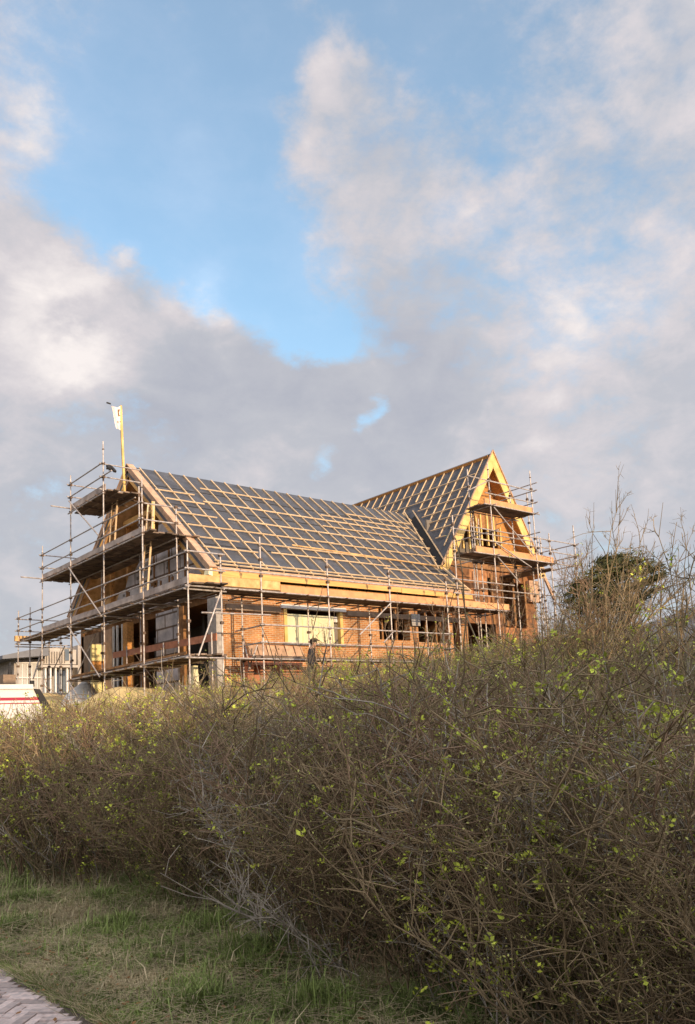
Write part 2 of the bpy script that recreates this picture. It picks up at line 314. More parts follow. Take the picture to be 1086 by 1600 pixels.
# interior: floors, cross walls
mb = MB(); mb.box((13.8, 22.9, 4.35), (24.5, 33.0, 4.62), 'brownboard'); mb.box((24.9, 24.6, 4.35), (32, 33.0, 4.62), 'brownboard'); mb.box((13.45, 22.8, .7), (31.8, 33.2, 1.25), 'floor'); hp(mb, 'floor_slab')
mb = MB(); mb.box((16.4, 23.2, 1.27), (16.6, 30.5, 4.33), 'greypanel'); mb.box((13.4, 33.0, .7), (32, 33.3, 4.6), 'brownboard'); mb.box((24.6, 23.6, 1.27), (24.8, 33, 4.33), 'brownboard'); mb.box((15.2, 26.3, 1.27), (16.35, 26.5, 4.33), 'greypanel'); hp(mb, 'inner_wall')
# concrete blocks on piers inside openings
mb = MB(); mb.box((o1[1]+.0, YW+.02, o1[2]), (o2[0], YW+.25, 4.4), 'concrete') if False else None
c1 = fy(640, 966)[0], fy(652, 966)[0]; mb.box((c1[0]-.02, YW-.13, 3.75), (c1[1]+.02, YW-.095, 4.2), 'concrete'); hp(mb, 'pier_cap')
for x in (600, 622, 668, 684): a = fy(x, 980)[0]; mb = MB(); mb.box((a, YW+.12, 2.9), (a+.07, YW+.2, 4.37), 'brownboard'); hp(mb, 'rough_stud')
# window with frame and boarded pane
wf = MB(); F0 = YW-.05
for a, b_ in ((winL, winL+.13), (winR-.13, winR)): wf.box((a+.002, F0, winB+.002), (b_-.002, F0+.2, winT-.09), 'gold')
wf.box((winL-.12, F0-.03, winT-.08), (winR+.15, F0+.22, winT+.05), 'white'); wf.box((winL-.05, F0-.04, winB-.07), (winR+.05, F0+.2, winB), 'concrete')
wo_ = wf.build('window', house)
pn = MB(); xr = fy(523, 975)[0]; pn.box((winL+.135, F0+.10, winB+.004), (xr, F0+.13, winT-.24), 'cream')
pn.build('window_panel', wo_, 'cream plastic covered panel filling the big window')
for k in (.33, .66):
    m1 = MB(); a = winL+.13+(xr-winL-.13)*k; m1.box((a, F0+.094, winB+.01), (a+.03, F0+.0995, winT-.25), 'yellow'); m1.build('panel_batten', wo_)
sw = MB(); sw.box((xr+.02, F0+.16, winB+.01), (winR-.14, F0+.19, winB+.75), 'greypanel'); sw.box((xr+.03, F0+.13, winB+.8), (winR-.15, F0+.17, winB+1.0), 'white'); sw.build('vent_panel', wo_)
# gable wall, ground floor
def gy(x, y=1000): return fx(x, y)[0]
mb = MB(); yb0, yb1 = gy(279), gy(244); mb.box((XW, yb0+.08, .9), (XW+.3, yb1, 4.35), 'block'); hp(mb, 'block_wall', 'grey wrapped block pier on the ground floor')
mb = MB(); mb.box((XW-.03, gy(288), 1.0), (XW+.2, gy(280), 4.35), 'brownboard'); hp(mb, 'timber_post')
mb = MB(); mb.box((XW-.05, gy(201), 1.0), (XW+.2, gy(194), 4.35), 'osb'); hp(mb, 'timber_post')
mb = MB(); mb.box((XW+.9, gy(236), 1.25), (XW+1.0, gy(206), 3.75), 'greypanel'); mb.box((XW+.4, gy(212), 1.25), (XW+.5, gy(202), 4.35), 'brownboard'); hp(mb, 'infill_panel')
for x in (176.5, 182.5, 190.5):
    m1 = MB(); m1.box((XW, gy(x+.8), 1.0), (XW+.06, gy(x-.8), 4.35), 'white'); hp(m1, 'slim_post')
mb = MB(); mb.box((XW, gy(174.5), 1.0), (XW+.12, gy(163), 4.30), 'rake'); hp(mb, 'infill_panel')
mb = MB(); ya, yb2 = gy(162.5), gy(147.5)
yq = ya+.02
mb.box((XW-.5, yq, 1.0), (XW+.25, yq+.1, 2.75), 'yellow'); mb.box((XW-.5, yq, 2.75), (XW+.25, yq+.1, 3.1), 'osb'); mb.box((XW-.5, yq, 3.1), (XW+.25, yq+.1, 3.75), 'yellow'); mb.box((XW-.5, yq+.11, 1.0), (XW+.2, yq+.3, 3.8), 'greypanel'); hp(mb, 'insulation_panel', 'bright yellow insulation edge on the gable side')
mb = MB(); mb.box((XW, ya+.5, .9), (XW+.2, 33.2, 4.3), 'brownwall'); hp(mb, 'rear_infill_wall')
# gable wall, attic: stepped grey blocks on the right, open brown boarding on the left
def rake_y(z, d=0.): return AY-(AZ-z)/(AZ-EZ)*(AY-EY)+d
mb = MB(); z0 = 4.6
poly = [(XW, 22.5, z0), (XW, 30.9, z0), (XW, 30.5, 5.1), (XW, 29.9, 5.15), (XW, 29.5, 5.6), (XW, 29.0, 5.65), (XW, 28.7, 6.1), (XW, 28.2, 6.15), (XW, 27.6, 6.6), (XW, 27.1, 7.15), (XW, 26.3, 7.2), (XW, 26.2, 7.7), (XW, 25.5, 7.75), (XW, rake_y(7.85, .25), 7.75), (XW, rake_y(5.4, .30), 5.1), (XW, 22.5, 5.1)]
mb.prism(poly, (.25, 0, 0), 'block'); hp(mb, 'attic_block_wall', 'stepped wall of grey wrapped blocks under the gable')
mb = MB()
for i in range(26):
    y = rng.uniform(23, 30); z = rng.choice([4.85, 5.35, 5.8, 6.25, 6.7])+rng.uniform(-.05, .05)
    if z > 4.6+(31-y)*.42 or z > 5.0+(y-22.3)*.75: continue
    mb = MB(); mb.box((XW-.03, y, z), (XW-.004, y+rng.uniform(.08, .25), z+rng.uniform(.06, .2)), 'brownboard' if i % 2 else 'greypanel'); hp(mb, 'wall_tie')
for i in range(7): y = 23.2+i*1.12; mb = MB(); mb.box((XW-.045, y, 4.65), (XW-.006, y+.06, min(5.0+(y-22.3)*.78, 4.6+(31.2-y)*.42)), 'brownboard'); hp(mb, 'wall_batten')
mb = MB(); XB = XW+1.6
mb.prism([(XB, 23.5, 4.65), (XB, 31.8, 4.65), (XB, AY, 9.3)], (.05, 0, 0), 'ply'); hp(mb, 'attic_partition', 'orange brown board partition inside the attic')
mb = MB()
for y in (26.2, 28.9, 30.4): mb.box((XW+.05, y, 4.65), (XW+.2, y+.12, AZ-.6-abs(y-AY)*.85), 'osb')
mb.box((XW-.1, 26.4, 8.0), (XW+.1, 28.9, 8.2), 'beam'); mb.box((XW-.1, 24.6, 6.55), (XW+.1, 30.6, 6.75), 'brownboard'); hp(mb, 'gable_frame')
mb = MB(); mb.box((XW+.25, 28.9, 4.65), (XW+.35, 31.8, 5.6), 'ply'); mb.box((XW+.25, 27.4, 6.8), (XW+.32, 28.9, 7.9), 'ply'); hp(mb, 'loose_sheathing')
# main roof (two slopes), 0.22 thick
roof = MB()
p = [RF(XG+.02, 0, -.24), RF(XG+.02, RL+.05, -.24), RF(XE, RL+.05, -.24), RF(XE+2.0, 0, -.24), RF(XG+.02, 0, -.0), RF(XG+.02, RL+.05, 0), RF(XE, RL+.05, 0), RF(XE+2.0, 0, 0)]
roof.hexa([p[0], p[1], p[2], p[3], p[4], p[5], p[6], p[7]], 'membrane')
roof = roof.build('roof', house, 'main roof slope in dark underlay')
mb = MB(); mb.hexa([RB(XG+.02, .01, -.24), RB(XG+.02, RL, -.24), RB(XE+6, RL, -.24), RB(XE+6, .01, -.24), RB(XG+.02, .01, 0), RB(XG+.02, RL, 0), RB(XE+6, RL, 0), RB(XE+6, .01, 0)], 'membrane'); mb.build('rear_slope', roof)
# underside boarding (warm timber) seen through the open gable
mb = MB()
for fn in (RF, RB): mb.hexa([fn(XG+.05, .05, -.29), fn(XG+.05, RL-.1, -.29), fn(XE-.3, RL-.1, -.29), fn(XE-.3, .05, -.29), fn(XG+.05, .05, -.245), fn(XG+.05, RL-.1, -.245), fn(XE-.3, RL-.1, -.245), fn(XE-.3, .05, -.245)], 'ply')
mb.build('underside_boarding', roof)
mb = MB()
for s_ in np.arange(1.45, RL, 1.45): mb.hexa([RF(XG+.1, s_, .002), RF(XG+.1, s_+.07, .002), RF(XE-.05, s_+.07, .002), RF(XE-.05, s_, .002), RF(XG+.1, s_, .008), RF(XG+.1, s_+.07, .003), RF(XE-.05, s_+.07, .003), RF(XE-.05, s_, .008)], 'black')
mb.build('underlay_lap', roof)
# valley line in X as a function of s on the main slope (where the wing roof cuts it)
WFY = 23.387; WA = Vector((28.444, WFY, 12.006)); WL = Vector((24.627, WFY, 6.383)); WR = Vector((31.55, WFY, 6.63))
sL = (WA.z-WL.z)/(WA.x-WL.x); sR = (WA.z-WR.z)/(WR.x-WA.x)
def valleyX(z): return WA.x-(WA.z-z)/sL
def vx(s): z = (RF(0, s)).z; return XE if z < WL.z else valleyX(z)
mb = MB(); h0 = .03
for i in range(19):
    X = 13.32+i*.605; mb.bar(RF(X, .05, h0), RF(X, RL-.08, h0), .037, .045, 'batten', NV)
for i in range(6):
    X = 24.86+i*.45; z = WA.z-(WA.x-X)*sL; s1 = (AZ-z)/(AZ-EZ)*RL
    if s1 > .3: mb.bar(RF(X, .05, h0), RF(X, s1-.1, h0), .037, .045, 'batten', NV)
mb.build('counter_batten', roof)
mb = MB(); h1 = .075
rows = [(1.2, 15.33, 18.65), (1.97, 13.19, 14.76), (2.43, 14.9, 24.9), (2.66, 13.32, 14.85), (3.73, 13.3, 14.87), (3.72, 15.33, 23.6), (3.80, 23.5, 25.6), (4.60, 13.33, 19.6), (4.63, 19.4, 25.2),
        (5.50, 13.24, 14.9), (5.45, 15.1, 24.7), (6.17, 13.22, 15.3), (6.04, 15.9, 21.4), (6.25, 20.9, 24.4), (1.36, 22.3, 26.1), (1.92, 20.6, 25.7), (3.05, 20.0, 25.3), (6.62, 13.3, 24.6), (7.08, 13.2, 24.7), (7.30, 13.1, 24.72), (.12, 13.2, 26.6), (6.55, 17.2, 17.9)]
for s_, a, b_ in rows:
    if s_ > .2 and s_ < 6.4:
        j = rng.uniform(-.02, .02); mb.bar(RF(a, s_+j, h1), RF(b_, s_-j, h1), .040, .035, 'batten', NV)
    elif s_ > 7: mb.bar(RF(a, s_, h1), RF(b_, s_, h1), .040, .035, 'batten', NV)
mb.bar(RF(XE, 5.45, .05), RF(XE, RL, .05), .09, .07, 'batten', NV)
mb.build('roof_batten', roof)
# wider pale plank lying on slope
mb = MB(); mb.bar(RF(17.2, 5.30, h1+.03), RF(24.3, 5.55, h1+.03), .065, .03, 'pine', NV); mb.build('loose_plank', roof)
# verge boards at the left gable, three lapped boards down each rake
def rake(fn, name, mats, lab):
    t_ = MB()
    for k, (d0, d1, xo) in enumerate(((.03, -.12, 0), (-.125, -.27, .03), (-.275, -.42, .06))):
        a = [fn(XG+xo, -.05, d1), fn(XG+xo, RL+.1, d1), fn(XG+xo+.05, RL+.1, d1), fn(XG+xo+.05, -.05, d1), fn(XG+xo, -.05, d0), fn(XG+xo, RL+.1, d0), fn(XG+xo+.05, RL+.1, d0), fn(XG+xo+.05, -.05, d0)]
        t_.hexa(a, mats[k])
    t_.hexa([fn(XG-.02, -.05, .035), fn(XG-.02, RL+.1, .035), fn(XG+.25, RL+.1, .035), fn(XG+.25, -.05, .035), fn(XG-.02, -.05, .075), fn(XG-.02, RL+.1, .075), fn(XG+.25, RL+.1, .075), fn(XG+.25, -.05, .075)], 'rake')
    t_.build('bargeboard', house, lab)
rake(RF, 'bargeboard', ('rake', 'rake', 'beam'), 'pinkish layered bargeboard on the sunny rake'); rake(RB, 'bargeboard', ('rake', 'gold', 'rake'), 'shaded bargeboard on the far rake')
# eaves: laminated fascia beams in steps and gutter board
mb = MB()
for a, b_, j_ in ((XG+.10, 17.1, 0.), (17.11, 20.9, .012), (20.91, 24.75, -.008)): mb.box((a, EY-.09+j_, EZ-.29+j_), (b_, EY-.03, EZ-.13+j_*.5), 'beam')
for a, b_, j_ in ((XG+.12, 15.2, 0.), (15.21, 19.4, .01), (19.41, 24.6, 0)): mb.box((a, EY-.03, EZ-.20), (b_, EY+.10, EZ-.03+j_), 'plank')
for a, b_, j_ in ((XG+.3, 18.6, 0.), (18.61, 24.72, .01)): mb.box((a, EY-.055+j_, EZ-.07), (b_, EY-.032, EZ+.02+j_), 'rake')
mb.box((XG+.6, EY-.02, EZ-.40), (24.5, YW-.11, EZ-.36), 'osb'); hp(mb, 'fascia', 'layered golden timber fascia along the eaves')
mb = MB(); mb.hexa([(XG-.04, EY-.10, EZ-.27), (XG+.09, EY-.12, EZ-.31), (XG+.09, EY+.20, EZ-.31), (XG-.06, EY+.16, EZ-.25), (XG-.02, EY-.06, EZ-.10), (XG+.09, EY-.10, EZ-.05), (XG+.09, EY+.2, EZ-.05), (XG-.04, EY+.14, EZ-.12)], 'cream'); hp(mb, 'fascia_end', 'white wrapped end of the fascia')
mb = MB(); mb.box((XG+.35, EY+.15, EZ-.05), (24.4, EY+.3, EZ+.0), 'brownboard'); hp(mb, 'rafter_foot')
# ---- wing
def WFc(side, t_, Yq, h=0.):  # point on wing slope: t_ from apex (0) to foot (1)
    if side < 0: P = WA.lerp(WL, t_); n_ = Vector((-(sL), 0, 1)).normalized()
    else: P = WA.lerp(WR, t_); n_ = Vector((sR, 0, 1)).normalized()
    return Vector((P.x, Yq, P.z))+n_*h
Y0, Y1 = WFY+.02, 37.5
wr = MB(); mainz = lambda Yq: AZ-abs(Yq-AY)*(AZ-EZ)/(AY-EY)
# left wing slope cut along the valley (polygon), extruded down
nL = Vector((-sL, 0, 1)).normalized()
yr = AY; zr = AZ; vxr = valleyX(AZ)
polyL = [(WA.x, Y0, WA.z), (WL.x+.1, Y0, WL.z+.1*sL), (vxr, yr, zr-.0), (vxr-2.6, Y1, zr-2.6*sL), (WA.x, Y1, WA.z)]
wr.prism(polyL, -nL*.2, 'membrane')
wing = wr.build('wing_roof', house, 'steep wing roof slope in bluish black underlay')
mb = MB(); nR = Vector((sR, 0, 1)).normalized(); mb.prism([(WA.x, Y0, WA.z), (WA.x, Y1, WA.z), (WR.x, Y1, WR.z), (WR.x, Y0, WR.z)], -nR*.2, 'membrane'); mb.build('wing_rear_slope', wing)
mb = MB(); mb.prism([Vector((WA.x, Y0+.05, WA.z))-nR*.21, Vector((WA.x, Y1, WA.z))-nR*.21, Vector((WR.x, Y1, WR.z))-nR*.21, Vector((WR.x, Y0+.05, WR.z))-nR*.21], -nR*.05, 'osb')
mb.prism([Vector((WA.x, Y0+.05, WA.z))-nL*.21, Vector((WL.x, Y0+.05, WL.z))-nL*.21, Vector((WL.x, 25.5, WL.z))-nL*.21, Vector((WA.x, 25.5, WA.z))-nL*.21], -nL*.05, 'osb')
mb.build('underside_boarding', wing)
def wl(t_, Yq, h): return WFc(-1, t_, Yq, h)
LW = (WA-WL).length
mb = MB()
for i in range(23):
    Yq = WFY+.38+i*.60
    if Yq < AY: zb = mainz(Yq)+.62*sL/1.75; tt = (WA.z-zb)/(WA.z-WL.z)
    else: tt = 1.15
    mb.bar(wl(.015, Yq, .03), wl(tt-.045 if Yq < AY else tt, Yq, .03), .037, .045, 'batten', nL)
mb.build('counter_batten', wing)
mb = MB()
for i, dz in enumerate((1.23, 1.98, 2.58, 3.15, 3.72, 4.3, 4.9, 5.5, 6.1, 6.7, 7.2)):
    tt = dz/LW; z = WA.z-tt*(WA.z-WL.z); ys_ = WFY+.3
    ye = Y1-.3 if z > AZ else None
    if z <= AZ:
        yv = AY-(AZ-z)/(AZ-EZ)*(AY-EY); ye = yv-.72
    if ye - ys_ > .3 and tt < .97: mb.bar(wl(tt, ys_+rng.uniform(0, .25), .075), wl(tt, ye-.0, .075), .037, .035, 'batten', nL)
mb.build('roof_batten', wing)
# valley gutter strip and its edge battens, following the valley line
va = Vector((valleyX(AZ), AY, AZ)); vb = Vector((WL.x, WL.y, WL.z)); vd = (vb-va).normalized()
dW = nL.cross(vd); dW = (dW if dW.z > 0 else -dW).normalized(); dM = NV.cross(vd); dM = (dM if dM.x < 0 else -dM).normalized()
mb = MB(); a, b_ = va+vd*.7+nL*.015, vb+nL*.015; mb.prism([a, b_, b_+dW*.28, a+dW*.28], nL*.012, 'black')
a, b_ = va+NV*.012, vb+NV*.012; mb.prism([a, b_, b_+dM*.16, a+dM*.16], NV*.01, 'black'); mb.build('valley_gutter', wing)
mb = MB(); mb.bar(va+vd*.2+dW*.33+nL*.06, vb+dW*.33+nL*.06, .05, .05, 'batten', nL); mb.bar(va+dM*.22+NV*.08, vb+dM*.22+NV*.08+vd*.3, .05, .05, 'batten', NV); mb.build('valley_batten', wing)
# wing bargeboards: broad yellow boards
def wb(A, B, lab):
    t_ = MB(); d = (B-A).normalized(); n_ = Vector((-d.z, 0, d.x)); n_ = n_ if n_.z > 0 else -n_
    a = A+n_*.05; b_ = B+n_*.05; w_ = .42
    A2 = A+Vector((0, 0, .02)); dn = Vector((0, 0, -w_/abs(n_.z)))
    e1 = b_-n_*w_
    ap = Vector((A.x, A.y, A.z+.05/abs(n_.z))); api = ap+dn
    t_.prism([ap, api, Vector((e1.x, e1.y, e1.z)), b_+d*.04], (0, -.06, 0), 'gold'); t_.build('bargeboard', house, lab)
wb(WA, WL, 'broad yellow bargeboard left of the wing peak'); wb(WA, WR, 'broad yellow bargeboard right of the wing peak')
mb = MB(); mb.bar(WA+Vector((-.0, -.09, .12)), WL+Vector((0, -.09, .12)), .05, .05, 'rake', nL); mb.bar(WA+Vector((0, -.09, .12)), WR+Vector((0, -.09, .12)), .05, .05, 'rake', nR); hp(mb, 'rake_trim')
# wing front wall
YV = WFY+.65
def wy(x, y, Y=None): p = onY(x, y, YV if Y is None else Y); return p.x, p.z
def zin(X): return (WA.z-(WA.x-X)*sL if X < WA.x else WA.z-(X-WA.x)*sR)-.5
mb = MB()   # attic triangle boards above z 9.15
zt = 9.4; xl, xr_ = WA.x-(WA.z-.5-zt)/sL, WA.x+(WA.z-.5-zt)/sR
mb.prism([(xl, YV, zt), (xr_, YV, zt), (WA.x, YV, WA.z-.5)], (0, .1, 0), 'osb'); hp(mb, 'peak_boarding')
mb = MB()
for k in range(4): z = 9.75+k*.42; a = WA.x-(WA.z-.55-z)/sL; c_ = WA.x+(WA.z-.55-z)/sR; mb.box((a, YV-.03, z), (c_, YV-.004, z+.05), 'brownboard')
hp(mb, 'peak_rail')
mb = MB()   # middle storey: boarding right of the windows, brown
holes = [(wy(705, 840)[0], wy(722, 840)[0], 7.0, 8.9), (wy(726, 840)[0], wy(741, 840)[0], 7.0, 8.9), (wy(747, 840)[0], wy(778, 840)[0], 7.0, 9.0), (wy(800, 840)[0], wy(812, 840)[0], 7.0, 8.3)]
x0_, x1_ = zin(0), 0
for a_, b_, z0_, z1_ in ((25.0, 31.9, 6.75, 7.0),):
    mb.box((a_+.3, YV, z0_), (b_-.4, YV+.1, z1_), 'brownboard')
x78 = holes[2][1]
mb.prism([(x78, YV, 7.0), (WA.x+(WA.z-.5-7.0)/sR, YV, 7.0), (xr_, YV, zt), (x78, YV, zt)], (0, .1, 0), 'osb')
mb.prism([(xl, YV, zt), (WA.x-(WA.z-.5-8.6)/sL, YV, 8.6), (x78-.005, YV, 8.6), (x78-.005, YV, zt)], (0, .1, 0), 'brownboard')
hp(mb, 'upper_wall')
for (xa, ya_, xb, yb_) in ((722, 830, 724, 857), (732, 827, 734, 858), (711, 845, 712, 862), (750, 812, 753, 853), (760, 812, 763, 853), (781, 833, 782, 857), (743, 815, 745, 855), (770, 815, 772, 853)):
    A_ = onY(xa, ya_, YV-.05); B_ = onY(xb, yb_, YV-.05); m1 = MB(); m1.box((A_.x-.04, YV-.10, B_.z), (A_.x+.04, YV-.01, A_.z+.25), 'gold'); hp(m1, 'window_stud')
mb = MB(); a_ = wy(742, 843); c_ = wy(783, 849); mb.box((a_[0], YV-.16, a_[1]-.03), (c_[0], YV-.11, a_[1]+.04), 'gold'); hp(mb, 'stud_rail')
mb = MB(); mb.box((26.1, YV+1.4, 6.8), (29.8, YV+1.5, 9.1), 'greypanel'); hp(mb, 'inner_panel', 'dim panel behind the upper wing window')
mb = MB()   # lower storey z 1..6.7
lh = [(wy(762, 920)[0], wy(770, 920)[0], 5.6, 6.4), (wy(786, 920)[0], wy(800, 920)[0], 4.2, 6.3), (wy(803, 920)[0], wy(818, 920)[0], 4.2, 6.3), (wy(700, 985)[0], 28.6, 1.6, 4.3)]
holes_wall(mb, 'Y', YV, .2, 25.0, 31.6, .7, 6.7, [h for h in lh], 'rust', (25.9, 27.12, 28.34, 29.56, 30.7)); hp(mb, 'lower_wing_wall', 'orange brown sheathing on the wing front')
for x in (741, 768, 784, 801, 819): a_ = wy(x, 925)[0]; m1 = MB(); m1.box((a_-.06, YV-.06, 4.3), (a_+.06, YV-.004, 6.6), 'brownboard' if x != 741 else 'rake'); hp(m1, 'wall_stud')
mb = MB(); mb.box((31.4, YV+.21, .7), (31.6, 33, 6.6), 'osb'); hp(mb, 'side_wall')
a_ = wy(820, 908); c_ = wy(838, 933); mb = MB(); mb.box((a_[0], YV-.25, c_[1]-.3), (c_[0], YV-.07, a_[1]), 'rake'); hp(mb, 'loose_sheathing')
mb = MB(); A_ = onY(838, 873, YV-.3); B_ = onY(866, 936, YV-.3); mb.bar(A_, B_, .08, .16, 'rake', (1, 0, .5)); hp(mb, 'dormer_edge')
# ---------------------------------------------------------------- scaffold
scf = empty('scaffold', (11.42, 20.64, .95), 'grey steel tube scaffold with plank decks wrapped around the unfinished house', 'scaffold')
PX, PY = 11.42, 20.64; r_ = .0242
def pole(x, y, z0, z1, lv=(), lean=0.):
    m_ = MB(); m_.tube((x, y, z0), (x+lean, y, z1), r_, 'steel')
    for z in lv:
        if z0 < z < z1: m_.box((x-.05, y-.045, z-.04), (x+.05, y+.045, z+.04), 'coupler')
    m_.tube((x+lean*.9, y, z1-.30), (x+lean*.9, y, z1-.27), .042, 'coupler')
    zj = z0+1.9
    while zj < z1-.6: m_.tube((x+lean*(zj-z0)/(z1-z0), y, zj), (x+lean*(zj-z0)/(z1-z0), y, zj+.09), .033, 'coupler'); zj += 2.0
    m_.box((x-.08, y-.08, z0-.01), (x+.08, y+.08, z0+.005), 'coupler')
    return m_.build('scaffold_pole', scf)
def tube(name, p, q_, r=r_, m_='steel'): t_ = MB(); t_.tube(p, q_, r, m_); return t_.build(name, scf)
LV = (2.24, 3.23, 4.24, 4.72, 5.22, 6.35, 6.83, 7.36, 8.42, 8.98, 9.46)
# left run, outer plane X=PX
XI = 12.58
for y, z1 in ((20.64, 5.55), (23.45, 8.13), (26.37, 10.25), (29.3, 9.83), (32.2, 7.74), (34.97, 5.55)): pole(PX, y, .95, z1, LV)
for y, z1 in ((23.45, 7.40), (26.1, 8.75), (29.3, 7.2), (32.2, 5.5)): pole(XI+.02, y, .95, z1, LV)
pole(11.9, 34.97, .95, 5.72, LV); pole(12.7, 34.97, .95, 4.66, LV); pole(13.2, 34.97, .95, 4.76, LV)
def rl(z, ya, yb_, X=PX, nm='guard_rail'): return tube(nm, (X-.05, ya-.12, z), (X-.05, yb_+.12, z))
for z in (4.72, 5.22): rl(z, 20.64, 34.97)
for z in (6.83, 7.36): rl(z, 23.45, 32.2)
for z in (8.98, 9.46): rl(z, 26.37 if z > 9.2 else 25.7, 29.3)
for z, a, b_ in ((2.24, 20.64, 29.3), (4.20, 20.64, 34.97), (6.30, 23.45, 32.2), (8.38, 26.37, 29.3)):
    rl(z, a, b_, PX, 'ledger'); rl(z, a, b_, XI, 'ledger')
def xr(z, y, xa=PX, xb=XI, nm='return_rail'): return tube(nm, (xa-.12, y+.05, z), (xb+.12, y+.05, z))
for y, zs in ((26.37, (9.46, 9.0, 8.55)), (29.3, (9.48, 9.02)), (23.45, (7.36, 6.83)), (32.2, (7.38, 6.88)), (34.97, (5.2, 4.7, 4.15, 4.05))):
    for z in zs: xr(z, y, PX, XI+(.1 if y < 34 else .9))
for y in (20.64, 23.45, 26.37, 29.3):
    xr(2.2, y, nm='transom'); xr(4.16, y, nm='transom')
for z, ya, yb_ in ((4.225, 21.3, 34.6), (6.325, 23.9, 32.0), (8.40, 26.7, 29.2), (2.235, 21.6, 29.2)):
    y = ya
    while y < yb_: tube('transom', (PX-.16, y, z), (XI+rng.uniform(.1, .45), y+rng.uniform(-.04, .04), z), .022, 'coupler'); y += rng.uniform(.8, 1.1)
# putlogs sticking out left
for (x, y, Yq) in ((79.3, 790.2, 29.3), (32.4, 901.4, 32.2)):
    p = onY(x, y, Yq); tube('putlog', p, (XI, Yq, p.z-.02), .026)
for a, b_ in (((29.28, 8.84), (26.6, 6.95)), ((29.28, 6.33), (26.51, 4.24)), ((29.28, 4.14), (26.59, 2.14)), ((29.3, 2.2), (27.6, 1.0))): tube('brace', (PX-.08, *a), (PX-.08, *b_))
A_ = onX(149, 991, XI); B_ = onX(121, 1053, XI); tube('brace', A_, B_)
A_ = onY(75, 985, 34.6); B_ = onY(52, 1060, 34.6); tube('brace', A_, B_, .03)
A_ = onX(101, 1010, XI); B_ = onX(84, 1045, XI); tube('brace', A_, B_)
def deck(x0, x1, y0, y1, z, along, n, jit=.02, mats='deckboard'):
    m_ = MB()
    for i in range(n):
        k = rng.uniform(-jit, jit)
        if along == 'Y':
            w_ = (x1-x0)/n; ys = y0+rng.uniform(-.25, .1)
            while ys < y1-.5:
                ye = min(ys+rng.choice([2.9, 3.9, 3.9]), y1+rng.uniform(-.05, .15)); zz = z+rng.uniform(0, .03); m_.box((x0+i*w_+.010, ys, zz), (x0+(i+1)*w_-.010, ye-.02, zz+.045), mats); ys = ye
        else:
            w_ = (y1-y0)/n; xs_ = x0+rng.uniform(-.1, .1)
            while xs_ < x1-.5:
                xe = min(xs_+rng.choice([2.9, 3.9, 3.9]), x1+rng.uniform(-.05, .15)); zz = z+rng.uniform(0, .014); m_.box((xs_, y0+i*w_+.006, zz), (xe-.01, y0+(i+1)*w_-.006, zz+.045), mats); xs_ = xe
    return m_.build('deck', scf)
deck(PX+.03, XI-.06, 20.5, 35.1, 4.28, 'Y', 5); deck(PX+.03, XI+.65, 23.2, 32.4, 6.37, 'Y', 8); deck(PX+.03, XI+.1, 26.2, 29.5, 8.44, 'Y', 6); deck(PX+.05, XI+.1, 20.8, 29.6, 2.28, 'Y', 6)
def toe(X, ya, yb_, z, h, m_='oldboard'):
    t_ = MB(); ys = ya
    while ys < yb_-.2:
        ye = min(ys+3.6, yb_); j = rng.uniform(-.02, .02); t_.bar((X, ys, z+h/2+j), (X, ye-.02, z+h/2-j), .035, h, m_); ys = ye
    return t_.build('toe_board', scf)
toe(PX+.04, 20.7, 32.3, 4.34, .19); toe(PX+.04, 23.4, 32.3, 6.42, .18); toe(PX+.04, 26.3, 29.45, 8.5, .22); toe(PX+.05, 20.9, 29.4, 2.34, .06, 'brownboard')
t_ = MB(); t_.box((PX-.12, 34.95, 4.28), (PX+.45, 35.12, 4.5), 'pine'); t_.build('toe_board', scf, 'bright orange board end on the left corner')
# stacked long boards / tubes on the lowest deck
for k in range(5): tube('loose_tube', (PX+.3+.1*k, 22.0+.3*k, 2.37+.02*(k % 2)), (PX+.35+.1*k, 28.6+.3*k, 2.37), .024)
# red plank guard across the ground floor openings
t_ = MB(); A_ = onX(338.4, 995, XI+.2); B_ = onX(177, 1024, XI+.2); t_.bar(A_, B_, .04, .22, 'redplank'); t_.build('guard_plank', scf, 'long red plank guarding the ground floor openings')
for x, yt, yb_ in ((330.5, 988, 1034), (255.5, 1004, 1050), (198, 1010, 1050)):
    A_ = onX(x, yt, XI+.15); tube('guard_post', (XI+.15, A_.y, A_.z), (XI+.15, A_.y, .95), .024)
# front run, outer plane Y=PY
YI = 21.75
for x, z1 in ((12.5, 5.25), (13.9, 5.93), (16.47, 5.5), (19.16, 5.35), (21.97, 5.25), (22.56, 7.72)): pole(x, PY, .95, z1, LV)
for x, z1 in ((24.8, 10.15), (27.45, 10.25), (28.39, 7.7), (30.16, 8.25)): pole(x, PY, .95, z1, LV)
for x, z1 in ((13.9, 4.2), (16.47, 4.2), (19.16, 4.2), (21.97, 4.2), (24.99, 8.65), (25.3, 8.2), (27.45, 9.85), (28.6, 9.8), (23.78, 8.1), (24.85, 10.2)): pole(x, YI, .95, z1, LV)
def fr(z, xa, xb, Y=PY, nm='guard_rail', z2=None): return tube(nm, (xa-.12, Y-.05, z), (xb+.12, Y-.05, z if z2 is None else z2))
fr(4.24, PX, 25.3, nm='ledger'); fr(4.22, 13.7, 25.3, YI, 'ledger'); fr(5.24, PX, 12.5); fr(4.74, PX, 12.5); fr(4.80, 12.5, 21.97); fr(5.29, 22.4, 25.7); fr(4.76, 22.4, 25.7)
fr(3.23, 13.9, 22.0); fr(2.70, 13.9, 22.0); fr(2.20, 11.4, 22.0, nm='ledger')
p1 = onY(315, 957, PY-.05); p2 = onY(423, 961, PY-.05); tube('loose_tube', p1, p2)
for z in (3.23, 2.72): tube('return_rail', (13.95, PY-.1, z), (13.95, YI+.5, z))
